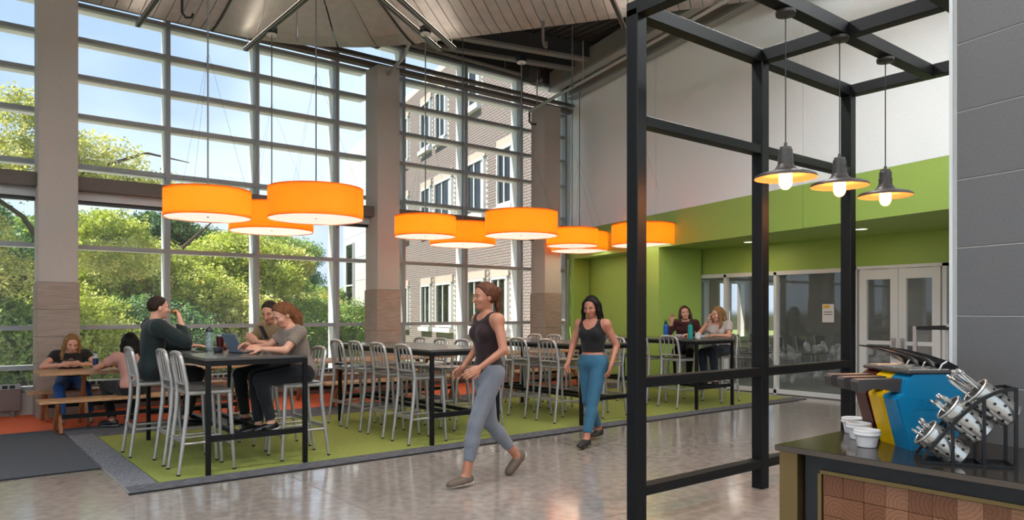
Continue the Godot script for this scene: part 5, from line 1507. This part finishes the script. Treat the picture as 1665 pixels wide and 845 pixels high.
func bottle(at: Vector3, col: Color, label: String) -> void:
	var t := thing("water_bottle", label, "bottle", at)
	part(B.new().lathe([Vector2(0.0, 0.0), Vector2(0.036, 0.0), Vector2(0.038, 0.006), Vector2(0.038, 0.19), Vector2(0.034, 0.205), Vector2(0.026, 0.215), Vector2(0.026, 0.22), Vector2(0.0, 0.22)], 24), "flask", mat(col, 0.35), t)
	part(B.new().lathe([Vector2(0.027, 0.22), Vector2(0.027, 0.245), Vector2(0.018, 0.26), Vector2(0.0, 0.262)], 20), "cap", M.black, t)
	part(B.new().tube([Vector3(-0.02, 0.25, 0), Vector3(-0.018, 0.275, 0), Vector3(0.0, 0.283, 0), Vector3(0.018, 0.275, 0), Vector3(0.02, 0.25, 0)], 0.005, 6), "carry_loop", M.black, t)

func tabletop_things() -> void:
	var h := 1.031
	var t := thing("water_bottle", "clear plastic water bottle with dark lid on the first bar table", "bottle", Vector3(2.27, h, -7.93))
	part(B.new().lathe([Vector2(0.0, 0.0), Vector2(0.037, 0.0), Vector2(0.04, 0.008), Vector2(0.038, 0.08), Vector2(0.040, 0.18), Vector2(0.034, 0.20)], 24), "bottle_wall", glass(0.22, Color(0.72, 0.82, 0.85)), t)
	part(B.new().lathe([Vector2(0.0, 0.005), Vector2(0.036, 0.006), Vector2(0.034, 0.11), Vector2(0.0, 0.112)], 20), "water", glass(0.12, Color(0.7, 0.8, 0.82)), t)
	part(B.new().lathe([Vector2(0.036, 0.195), Vector2(0.037, 0.225), Vector2(0.02, 0.235), Vector2(0.0, 0.236)], 20), "lid", mat(Color(0.10, 0.12, 0.14), 0.4), t)
	part(B.new().tube([Vector3(-0.02, 0.23, 0), Vector3(0, 0.252, 0), Vector3(0.02, 0.23, 0)], 0.006, 6), "handle", M.black, t)
	t = thing("tumbler", "dark red tumbler with steel rim beside the clear water bottle", "cup", Vector3(2.36, h, -7.86))
	part(B.new().lathe(cylinder_prof(0.030, 0.042, 0.155), 24), "wall", mat(Color(0.22, 0.02, 0.03), 0.25), t)
	part(B.new().lathe([Vector2(0.043, 0.148), Vector2(0.043, 0.162), Vector2(0.036, 0.170), Vector2(0.0, 0.168)], 24), "lid", glass(0.3, Color(0.8, 0.8, 0.8)), t)
	t = thing("travel_mug", "stainless steel travel mug in front of the man in tan", "cup", Vector3(2.58, h, -8.12))
	part(B.new().lathe(cylinder_prof(0.036, 0.042, 0.135), 24), "wall", M.steel, t)
	part(B.new().lathe([Vector2(0.043, 0.128), Vector2(0.043, 0.142), Vector2(0.0, 0.144)], 24), "lid", M.black, t)
	t = thing("bowl", "small dark ceramic bowl near the middle of the first bar table", "bowl", Vector3(2.23, h, -7.50))
	part(B.new().lathe([Vector2(0.0, 0.0), Vector2(0.036, 0.0), Vector2(0.043, 0.02), Vector2(0.046, 0.052), Vector2(0.043, 0.053), Vector2(0.038, 0.02), Vector2(0.0, 0.012)], 24), "shell", mat(Color(0.20, 0.21, 0.24), 0.4), t)
	part(B.new().lathe([Vector2(0.0, 0.04), Vector2(0.042, 0.038)], 20), "filling", mat(Color(0.30, 0.32, 0.34), 0.6), t)
	solo(B.new().box(Vector3(2.11, h + 0.005, -7.70), Vector3(0.15, 0.009, 0.075), Basis(Vector3.UP, 0.5), 0.003), "smartphone", M.black, "black phone lying on the first bar table near the man in green", "phone")
	t = thing("sandwich", "green wrapped sandwich lying beside the dark bowl", "food", Vector3(2.24, h, -7.99), 0.3)
	part(B.new().ball(Vector3(0, 0.018, 0), Vector3(0.10, 0.018, 0.055), 16, 8), "wrap", mat(Color(0.20, 0.26, 0.08), 0.8), t)
	part(B.new().ball(Vector3(0.07, 0.018, 0.01), Vector3(0.035, 0.016, 0.045), 12, 6), "bread", mat(Color(0.45, 0.30, 0.16), 0.8), t)
	solo(B.new().ball(Vector3(2.47, h + 0.034, -8.05), Vector3(0.04, 0.034, 0.04), 16, 10), "bread_roll", mat(Color(0.50, 0.24, 0.07), 0.6), "orange brown bread roll next to the steel mug", "food")
	solo(B.new().ball(Vector3(1.955, 1.44, -8.015), Vector3(0.045, 0.026, 0.03), 12, 8), "bread_piece", mat(Color(0.55, 0.42, 0.18), 0.7), "piece of food held to the mouth of the man in green", "food")
	t = thing("laptop", "thin grey laptop open in front of the woman in grey", "laptop", Vector3(2.44, h, -7.33), deg_to_rad(100))
	part(B.new().box(Vector3(0, 0.008, 0), Vector3(0.28, 0.014, 0.19), Basis(), 0.004), "keyboard_deck", mat(Color(0.25, 0.26, 0.28), 0.4), t)
	part(B.new().box(Vector3(0, 0.10, -0.135), Vector3(0.28, 0.20, 0.010), Basis(Vector3(1, 0, 0), -0.42), 0.003), "screen_lid", mat(Color(0.42, 0.47, 0.52), 0.3), t)
	t = thing("mug", "white coffee mug at the edge of the first bar table beside the woman in grey", "mug", Vector3(2.62, h, -7.20))
	part(B.new().lathe([Vector2(0.0, 0.0), Vector2(0.036, 0.0), Vector2(0.04, 0.005), Vector2(0.041, 0.088), Vector2(0.039, 0.09), Vector2(0.036, 0.086), Vector2(0.035, 0.01), Vector2(0.0, 0.008)], 28), "cup", mat(Color(0.80, 0.74, 0.74), 0.3), t)
	part(B.new().tube([Vector3(0.038, 0.075, 0), Vector3(0.062, 0.07, 0), Vector3(0.068, 0.045, 0), Vector3(0.058, 0.022, 0), Vector3(0.038, 0.018, 0)], 0.006, 6), "handle", mat(Color(0.80, 0.74, 0.74), 0.3), t)
	solo(B.new().box(Vector3(2.65, 1.23, -7.40), Vector3(0.075, 0.15, 0.009), Basis(Vector3.UP, 0.6) * Basis(Vector3(1, 0, 0), -0.5), 0.003), "smartphone", M.black, "black phone held up by the man in tan", "phone")
	# picnic table
	t = thing("water_bottle", "clear plastic bottle with a blue label on the picnic table", "bottle", Vector3(1.62, 0.705, -10.50))
	part(B.new().lathe([Vector2(0.0, 0.0), Vector2(0.03, 0.0), Vector2(0.034, 0.01), Vector2(0.034, 0.15), Vector2(0.026, 0.18), Vector2(0.013, 0.198), Vector2(0.013, 0.212)], 20), "bottle_wall", glass(0.25, Color(0.85, 0.90, 0.95)), t)
	part(B.new().lathe([Vector2(0.0345, 0.06), Vector2(0.0348, 0.06), Vector2(0.0348, 0.145), Vector2(0.0345, 0.145)], 20), "label_band", mat(Color(0.02, 0.10, 0.30), 0.4), t)
	part(B.new().lathe([Vector2(0.015, 0.21), Vector2(0.015, 0.232), Vector2(0.0, 0.233)], 14), "cap", mat(Color(0.05, 0.16, 0.22), 0.5), t)
	solo(B.new().box(Vector3(1.38, 0.835, -10.80), Vector3(0.15, 0.012, 0.075), Basis(Vector3.UP, -0.15) * Basis(Vector3(1, 0, 0), 0.55), 0.004), "smartphone", M.black, "dark phone in the hands of the woman with long fair hair", "phone")
	# far bar table
	bottle(Vector3(9.03, h, -7.42), Color(0.03, 0.32, 0.62), "blue metal water bottle at the left of the far bar table")
	bottle(Vector3(8.94, h, -6.88), Color(0.07, 0.55, 0.52), "teal metal water bottle in the middle of the far bar table")
	t = thing("mug", "white mug beside the teal bottle", "mug", Vector3(9.06, h, -6.83))
	part(B.new().lathe([Vector2(0.0, 0.0), Vector2(0.036, 0.0), Vector2(0.042, 0.01), Vector2(0.045, 0.095), Vector2(0.042, 0.096), Vector2(0.038, 0.012), Vector2(0.0, 0.01)], 24), "cup", M.white, t)
	part(B.new().tube([Vector3(-0.04, 0.075, 0), Vector3(-0.064, 0.06, 0), Vector3(-0.06, 0.03, 0), Vector3(-0.04, 0.022, 0)], 0.006, 6), "handle", M.white, t)
	for q in [[Vector3(9.30, h, -7.38), "small white bowl in front of the woman in dark red"], [Vector3(9.33, h, -6.95), "small white bowl in front of the woman in white"]]:
		t = thing("bowl", q[1], "bowl", q[0])
		part(B.new().lathe([Vector2(0.0, 0.0), Vector2(0.035, 0.0), Vector2(0.055, 0.03), Vector2(0.062, 0.05), Vector2(0.058, 0.05), Vector2(0.045, 0.02), Vector2(0.0, 0.012)], 24), "shell", M.white, t)
	solo(B.new().box(Vector3(9.35, h + 0.006, -7.16), Vector3(0.34, 0.012, 0.24), Basis(), 0.005), "tray", mat(Color(0.55, 0.35, 0.36), 0.6), "reddish serving tray between the two women", "tray")
	# stacked chairs under plastic in the room beyond
	var c0: Node3D
	rng.seed = 31
	var spots := []
	for r in 3:
		for k in 5: spots.append(Vector3(13.6 + k * 0.85, 0.012, -10.9 + r * 0.95))
	for i in spots.size():
		var l := "%s chair in the row %s the glass partition's far room" % [["first", "second", "third", "fourth", "fifth"][i % 5] + " steel", ["along the windows of", "in the middle of", "nearest us in"][i / 5]]
		if i == 0:
			c0 = thing("side_chair", l, "chair", spots[0], 0.3, "chairs in the room beyond the glass")
			part(B.new().box(Vector3(0, 0.45, 0), Vector3(0.42, 0.03, 0.42), Basis(), 0.01), "seat", M.black, c0)
			for sx in [-1, 1]:
				part(B.new().tube([Vector3(sx * 0.19, 0, 0.2), Vector3(sx * 0.18, 0.44, 0.18)], 0.013, 6), "leg", M.steel, c0)
				part(B.new().tube([Vector3(sx * 0.19, 0, -0.22), Vector3(sx * 0.18, 0.44, -0.18), Vector3(sx * 0.18, 0.86, -0.24)], 0.013, 6), "leg", M.steel, c0)
			part(B.new().box(Vector3(0, 0.74, -0.225), Vector3(0.36, 0.22, 0.02), Basis(), 0.008), "backrest", M.black, c0)
		else:
			copy(c0, spots[i], rng.randf_range(-0.4, 0.6), l, "chairs in the room beyond the glass")
	for i in 3:
		var s := Sdf.new(Vector3(-0.6, 0.0, -0.6), Vector3(0.6, 1.1, 0.6), 0.03)
		rng.seed = 50 + i
		for k in 40: s.ell(Vector3(rng.randf_range(-0.4, 0.4), rng.randf_range(0.1, 0.75), rng.randf_range(-0.4, 0.4)), Vector3(rng.randf_range(0.04, 0.22), rng.randf_range(0.04, 0.12), rng.randf_range(0.02, 0.08)), Basis(Vector3(rng.randfn(), 1, rng.randfn()).normalized(), rng.randf() * 3.0), 0.02)
		var b := B.new()
		s.into(b)
		var o := solo(b, "plastic_bundle", M.wrap, ["crumpled clear plastic bundle left of the room beyond the glass", "crumpled clear plastic bundle in the middle of the room beyond the glass", "crumpled clear plastic bundle nearest the doors beyond the glass"][i], "bundle", "plastic bundles")
		o.position = Vector3([13.2, 14.3, 14.0][i], 0.0, [-7.9, -7.4, -6.5][i])

# ---------------------------------------------------------------- outside: ground, trees, the brick wing
func sprig_mesh(sd: int) -> ArrayMesh:
	var b := B.new()
	rng.seed = sd
	for i in 18:
		var t := i / 17.0
		var base := Vector3(rng.randf_range(-0.09, 0.09), t * 0.36 - 0.18, rng.randf_range(-0.09, 0.09))
		var a := rng.randf() * TAU
		var d := Vector3(cos(a), rng.randf_range(-0.4, 0.5), sin(a)).normalized()
		var L := rng.randf_range(0.065, 0.115)
		var w := L * rng.randf_range(0.26, 0.36)
		var s := d.cross(Vector3(rng.randf_range(-1, 1), 1, rng.randf_range(-1, 1)).normalized()).normalized()
		var up := s.cross(d) * 0.012
		b.quad(base, base + d * L * 0.5 + s * w + up, base + d * L, base + d * L * 0.5 - s * w + up)
	return b.mesh()

var sprigs := []
func leaf_mat(c: Color) -> StandardMaterial3D:
	var m := mat(Color.WHITE, 0.6)
	m.vertex_color_use_as_albedo = true
	m.backlight_enabled = true; m.backlight = Color(0.80, 0.85, 0.60)
	m.cull_mode = BaseMaterial3D.CULL_DISABLED
	return m

# blobs: [centre, radii, count]
func foliage(parent: Node3D, blobs: Array, col: Color, sd: int, size := 1.0) -> void:
	var mm := MultiMesh.new()
	mm.transform_format = MultiMesh.TRANSFORM_3D
	mm.use_colors = true
	mm.mesh = sprigs[sd % 3]
	var n := 0
	for q in blobs:
		q[2] = int(q[2] * 1.5)
		n += q[2]
	mm.instance_count = n
	rng.seed = sd
	var i := 0
	for q in blobs:
		for k in q[2]:
			var d := Vector3(rng.randfn(), rng.randfn(), rng.randfn()).normalized() * pow(rng.randf(), 0.45)
			var p: Vector3 = q[0] + d * q[1]
			var bs := Basis(Vector3(rng.randfn(), rng.randfn(), rng.randfn()).normalized(), rng.randf() * TAU).scaled(Vector3.ONE * size * rng.randf_range(0.7, 1.35))
			mm.set_instance_transform(i, Transform3D(bs, p))
			var v := rng.randf_range(0.72, 1.28)
			var y := rng.randf_range(-0.03, 0.05)
			var l := col.srgb_to_linear()
			mm.set_instance_color(i, Color(clampf(l.r * v + y, 0, 1), clampf(l.g * v + y * 0.6, 0, 1), clampf(l.b * v, 0, 1)))
			i += 1
	var o := MultiMeshInstance3D.new()
	o.multimesh = mm
	o.material_override = leaf_mat(col)
	o.name = "foliage"
	o.set_meta("kind", "stuff")
	parent.add_child(o, true)

func tree(at: Vector3, h: float, r: float, col: Color, label: String, sd: int, n: int, trunk := 0.12, lean := Vector3.ZERO, low := 0.35, size := 1.0) -> void:
	var t := thing("tree", label, "tree", at, 0, "trees outside the windows")
	rng.seed = sd
	var top := Vector3(lean.x * h, h * 0.72, lean.z * h)
	var tb := B.new()
	tb.tube([Vector3(0, -0.3, 0), top * 0.35 + Vector3(0.05, 0, 0), top * 0.7, top], [trunk * 1.25, trunk, trunk * 0.7, trunk * 0.3], 8)
	part(tb, "trunk", M.bark, t)
	var blobs := []
	for k in 9:
		var a := TAU * k / 9.0 + rng.randf_range(-0.3, 0.3)
		var f := rng.randf_range(low, 0.85)
		var c := Vector3(cos(a) * r * rng.randf_range(0.35, 0.75), h * f, sin(a) * r * rng.randf_range(0.35, 0.75)) + lean * h * f
		var st := top * clampf(f - 0.2, 0.1, 0.9)
		var bb := B.new()
		bb.tube([st, st.lerp(c, 0.5) + Vector3(0, 0.12, 0), c], [trunk * 0.42, trunk * 0.25, trunk * 0.08], 6)
		part(bb, "branch", M.bark, t)
		blobs.append([c, Vector3(r * 0.48, h * 0.13, r * 0.48), n / 11])
	blobs.append([Vector3(0, h * 0.86, 0) + lean * h, Vector3(r * 0.55, h * 0.14, r * 0.55), n * 2 / 11])
	foliage(t, blobs, col, sd, size)

func shrub(at: Vector3, rad: Vector3, col: Color, label: String, sd: int, n: int, size := 1.0) -> void:
	var t := thing("shrub", label, "shrub", at, 0, "shrubs outside the windows")
	rng.seed = sd
	var st := B.new()
	for k in 5:
		var a := TAU * k / 5.0
		st.tube([Vector3(0, -0.1, 0), Vector3(cos(a) * rad.x * 0.3, rad.y * 0.8, sin(a) * rad.z * 0.3), Vector3(cos(a) * rad.x * 0.6, rad.y * 1.3, sin(a) * rad.z * 0.6)], [0.03, 0.02, 0.008], 5)
	part(st, "stems", M.bark, t)
	var blobs := [[Vector3(0, rad.y * 0.9, 0), rad, n / 2]]
	for k in 4:
		var a := TAU * k / 4.0 + rng.randf()
		blobs.append([Vector3(cos(a) * rad.x * 0.5, rad.y * rng.randf_range(0.7, 1.5), sin(a) * rad.z * 0.5), rad * 0.6, n / 8])
	foliage(t, blobs, col, sd, size)

func outside() -> void:
	var g := room("ground_outside")
	part(B.new().box(Vector3(12, -0.6, -52.4), Vector3(110, 0.4, 80)), "lawn", M.grass, g)
	part(B.new().box(Vector3(3.0, -0.29, -14.6), Vector3(17.0, 0.12, 4.2)), "unseen_bounce_terrace", M.unseen_terrace, g)  # unseen pale slab, placed to bounce sunlight onto the window fins and ceiling
	for i in 3: sprigs.append(sprig_mesh(200 + i))
	var lime := Color(0.74, 0.78, 0.45)
	var yellow := Color(0.80, 0.80, 0.53)
	var mid := Color(0.56, 0.66, 0.40)
	var deep := Color(0.33, 0.47, 0.34)
	var bluish := Color(0.46, 0.60, 0.46)
	# big forked tree close to the left bay
	var t := thing("tree", "large forked tree with grey trunk just outside the left bay", "tree", Vector3(1.55, -0.4, -18.0), 0, "trees outside the windows")
	part(B.new().tube([Vector3(0, -0.1, 0), Vector3(0.02, 0.7, 0), Vector3(-0.05, 1.2, 0)], [0.42, 0.36, 0.34], 12), "trunk", M.bark, t)
	part(B.new().tube([Vector3(-0.05, 1.0, 0), Vector3(-0.5, 1.8, 0.1), Vector3(-1.1, 2.6, 0.2), Vector3(-1.5, 4.2, 0.2)], [0.24, 0.2, 0.15, 0.06], 10), "limb", M.bark, t)
	part(B.new().tube([Vector3(0.0, 1.0, 0), Vector3(0.30, 1.9, 0), Vector3(0.42, 3.2, -0.1), Vector3(0.35, 5.2, -0.1), Vector3(0.5, 6.6, 0)], [0.22, 0.17, 0.12, 0.08, 0.03], 10), "limb", M.bark, t)
	part(B.new().tube([Vector3(0.40, 3.0, -0.1), Vector3(-0.1, 3.8, 0.1), Vector3(-0.8, 4.3, 0.2), Vector3(-1.6, 5.0, 0.3)], [0.07, 0.05, 0.04, 0.015], 7), "branch", M.bark, t)
	part(B.new().tube([Vector3(0.38, 4.2, -0.1), Vector3(1.1, 4.9, 0.1), Vector3(2.2, 5.4, 0.2), Vector3(3.1, 5.3, 0.2)], [0.06, 0.045, 0.03, 0.01], 7), "branch", M.bark, t)
	part(B.new().tube([Vector3(0.40, 2.6, -0.1), Vector3(-0.3, 2.5, 0.6), Vector3(-1.3, 2.2, 0.9)], [0.06, 0.045, 0.02], 7), "branch", M.bark, t)
	foliage(t, [[Vector3(-0.8, 4.9, 0.2), Vector3(1.6, 0.8, 1.0), 330], [Vector3(1.0, 5.0, 0), Vector3(1.3, 0.7, 0.9), 260], [Vector3(2.3, 4.6, 0.2), Vector3(0.8, 0.35, 0.5), 90], [Vector3(-1.2, 3.4, 0.3), Vector3(1.1, 0.6, 0.8), 180], [Vector3(0.0, 6.0, 0), Vector3(0.8, 0.4, 0.6), 90], [Vector3(-0.7, 2.6, 0.6), Vector3(1.1, 0.5, 0.6), 150], [Vector3(1.6, 3.0, 0.2), Vector3(0.9, 0.5, 0.6), 120]], yellow, 301, 0.8)
	# honey locust with dark slanting branch in the first large bay
	t = thing("tree", "light yellow-green tree with a dark slanting branch behind the first bay", "tree", Vector3(4.0, -0.4, -21.0), 0, "trees outside the windows")
	part(B.new().tube([Vector3(0, -0.1, 0), Vector3(0.1, 1.2, 0), Vector3(0.35, 2.2, 0), Vector3(1.1, 3.4, 0.1), Vector3(2.0, 4.3, 0.2)], [0.12, 0.10, 0.09, 0.06, 0.02], 8), "trunk", M.bark, t)
	part(B.new().tube([Vector3(0.3, 2.1, 0), Vector3(-0.2, 3.0, 0), Vector3(-0.5, 4.2, 0.1)], [0.06, 0.04, 0.02], 7), "branch", M.bark, t)
	part(B.new().tube([Vector3(0.15, 1.5, 0), Vector3(0.8, 1.8, 0.3), Vector3(1.5, 2.0, 0.4)], [0.05, 0.04, 0.015], 7), "branch", M.bark, t)
	foliage(t, [[Vector3(0, 3.0, 0), Vector3(1.6, 0.9, 1.2), 900], [Vector3(1.2, 2.4, 0.2), Vector3(1.5, 0.8, 1.1), 650], [Vector3(-0.9, 2.2, 0.1), Vector3(1.2, 0.8, 1.0), 550], [Vector3(-0.4, 4.0, 0), Vector3(0.9, 0.45, 0.8), 220]], lime, 302, 0.85)
	tree(Vector3(7.2, -0.4, -23.0), 4.3, 2.0, lime, "light green feathery tree in the second light of the first bay", 303, 3000, 0.10, Vector3(0.03, 0, 0), 0.3)
	tree(Vector3(10.6, -0.4, -27.5), 4.3, 2.2, yellow, "yellow-green tree left of the pale building end", 304, 3600, 0.12, Vector3.ZERO, 0.25)
	tree(Vector3(6.8, -0.4, -30.0), 5.6, 2.6, deep, "tall dark green tree behind the leftmost drum pendants", 305, 4200, 0.2, Vector3.ZERO, 0.3, 1.1)
	tree(Vector3(9.6, -0.4, -34.0), 5.6, 2.6, deep, "dark green tree behind the largest drum pendant", 306, 3600, 0.2, Vector3.ZERO, 0.3, 1.1)
	tree(Vector3(14.5, -0.4, -40.0), 6.3, 3.0, bluish, "bluish green tree far away beside the pale building end", 307, 3600, 0.2, Vector3.ZERO, 0.25, 1.2)
	tree(Vector3(3.0, -0.4, -29.0), 5.0, 2.8, mid, "green tree far behind the left bay", 308, 4200, 0.2, Vector3.ZERO, 0.2, 1.1)
	tree(Vector3(0.4, -0.4, -25.0), 5.2, 2.5, bluish, "bluish green tree at the far left of the view", 309, 3400, 0.2, Vector3.ZERO, 0.2, 1.1)
	tree(Vector3(12.3, -0.4, -33.0), 5.4, 2.2, mid, "mid green tree just left of the pale building", 310, 3200, 0.15, Vector3.ZERO, 0.2, 1.1)
	tree(Vector3(-3.6, -0.4, -23.0), 5.6, 2.4, mid, "green tree left of the forked trunk", 311, 3000, 0.15, Vector3.ZERO, 0.15, 1.0)
	tree(Vector3(-7.5, -0.4, -27.0), 6.2, 2.8, lime, "light green tree farthest to the left", 312, 3200, 0.18, Vector3.ZERO, 0.15, 1.1)
	tree(Vector3(-4.5, -0.4, -34.0), 6.6, 3.2, deep, "dark green tree in the far left background", 313, 3200, 0.2, Vector3.ZERO, 0.15, 1.2)
	var cols := [mid, lime, bluish, yellow, mid]
	var word := ["low mid green shrub", "low lime green shrub", "low bluish green shrub", "low yellow-green shrub", "low olive shrub"]
	var place := ["beside the forked trunk", "below the slanting branch", "behind the woman in pink", "behind the man in green", "behind the man in tan", "left of the pale building", "in the back row at the far left", "in the back row near the dark tree", "in the back row near the far trees", "in the back row beside the building"]
	for k in 10:
		var front: bool = k < 6
		var p := Vector3(0.2 + k * 2.1, -0.4, -17.6 - k * 1.1) if front else Vector3(3.2 + (k - 6) * 4.0, -0.4, -25.8 - (k - 6) * 3.0)
		shrub(p, Vector3(1.6, 1.15 if front else 1.7, 1.2), cols[k % 5], "%s %s" % [word[k % 5], place[k]], 320 + k, 1500 if front else 1800, 0.85 if front else 1.1)
	brick_wing()

func brick_wing() -> void:
	var bw := Basis(D2, Vector3.UP, N2)
	var t := thing("brick_building", "grey-brown brick building wing with white windows seen through the far bay", "building")
	var H := 10.2
	part(B.new().box(W(17.7, H / 2 - 0.4, 0.22), Vector3(16.6, H, 0.3), bw), "mortar_wall", M.mortar, t)
	var wins := [[18.6, 19.65, 0.95, 2.42], [16.5, 18.05, 0.95, 2.42], [13.85, 15.2, 0.95, 2.42], [12.25, 13.36, 0.95, 2.42], [18.6, 19.65, 4.35, 5.85], [16.5, 18.2, 4.35, 5.85], [13.85, 15.25, 4.35, 5.95], [11.9, 12.95, 4.35, 5.95], [18.6, 19.7, 7.25, 8.9], [17.05, 18.1, 7.25, 8.9], [14.2, 15.7, 7.6, 9.1], [21.2, 22.4, 0.95, 2.42], [21.2, 22.4, 4.35, 5.85], [21.2, 22.4, 7.25, 8.9]]
	var wm := mat(Color(0.82, 0.85, 0.86), 0.5)
	for q in wins:
		var kc: float = (q[0] + q[1]) / 2
		var yc: float = (q[2] + q[3]) / 2
		var wd: float = q[1] - q[0]
		var ht: float = q[3] - q[2]
		var fr := part(frame_box(kc, yc, wd, ht, bw), "window_frame", wm, t)
		part(B.new().box(W(kc, yc, 0.05), Vector3(wd - 0.1, ht - 0.1, 0.02), bw), "pane", M.far_glass, fr)
		part(B.new().box(W(kc + wd * 0.08, yc, 0.03), Vector3(0.06, ht - 0.08, 0.04), bw), "meeting_stile", wm, fr)
		part(B.new().box(W(kc - wd * 0.38, yc, 0.035), Vector3(wd * 0.2, ht - 0.08, 0.03), bw), "side_panel", wm, fr)
		part(B.new().box(W(kc, q[2] - 0.1, 0.0), Vector3(wd + 0.1, 0.14, 0.2), bw), "sill", wm, t)
		part(B.new().box(W(kc, q[3] + 0.12, 0.04), Vector3(wd + 0.1, 0.22, 0.08), bw), "lintel", M.lintel, t)
	# bricks: the nearest ones on their own, the rest as one lot
	var bm := B.new().box(Vector3.ZERO, Vector3(0.215, 0.066, 0.05), bw).mesh()
	var spots := []
	for r in 126:
		var y := -0.3 + r * 0.0785
		for c in 76:
			var k := 9.6 + c * 0.227 + (0.1135 if r % 2 else 0.0)
			var hit := false
			for q in wins:
				if k > q[0] - 0.13 and k < q[1] + 0.13 and y > q[2] - 0.2 and y < q[3] + 0.26: hit = true
			if not hit and k < 26.0: spots.append([k, y])
	var near := []
	var rest := []
	for q in spots:
		# those in clear view through the far bay, nearest first
		if q[0] < 13.9 and q[0] > 9.9 and q[1] > 2.6 and q[1] < 4.3 and near.size() < 290: near.append(q)
		else: rest.append(q)
	for q in near: put(bm, "brick", M.brick, t, W(q[0], q[1], 0.065))
	var mm := MultiMesh.new()
	mm.transform_format = MultiMesh.TRANSFORM_3D
	mm.mesh = bm
	mm.instance_count = rest.size()
	for i in rest.size(): mm.set_instance_transform(i, Transform3D(Basis(), W(rest[i][0], rest[i][1], 0.065)))
	var o := MultiMeshInstance3D.new()
	o.multimesh = mm; o.material_override = M.brick; o.name = "brickwork"
	o.set_meta("kind", "stuff")
	t.add_child(o)
	# pale panelled end of the wing
	var p := thing("panel_building", "pale metal panelled end of the wing, left of the middle column", "building")
	for r in 9:
		for c in 4:
			part(B.new().box(W(27.0 + c * 1.75, 0.2 + r * 1.12, 0.3), Vector3(1.735, 1.105, 0.3), bw), "wall_panel", M.panel, p)
	part(B.new().box(W(31.3, 2.2, 0.12), Vector3(1.5, 5.4, 0.06), bw), "glazing", M.far_glass, p)
	for y in [0.2, 1.5, 2.8, 4.1, 4.9]: part(B.new().box(W(31.3, y, 0.09), Vector3(1.5, 0.08, 0.1), bw), "transom", M.white_metal, p)
	for k in [30.55, 32.05]: part(B.new().box(W(k, 2.2, 0.09), Vector3(0.08, 5.4, 0.1), bw), "mullion", M.white_metal, p)

func frame_box(kc: float, yc: float, wd: float, ht: float, bw: Basis) -> B:
	var b := B.new()
	for s in [-1, 1]:
		b.box(W(kc + s * (wd / 2 - 0.035), yc, 0.03), Vector3(0.07, ht, 0.1), bw)
		b.box(W(kc, yc + s * (ht / 2 - 0.035), 0.03), Vector3(wd, 0.07, 0.1), bw)
	return b

func _ready() -> void:
	materials()
	setup()
	shell()
	ceilings()
	unseen_hall_lights()
	steel_frame()
	tile_wall()
	bar_tables()
	stools()
	picnic()
	drums()
	counter()
	display_stand()
	outside()
	tabletop_things()
	people()
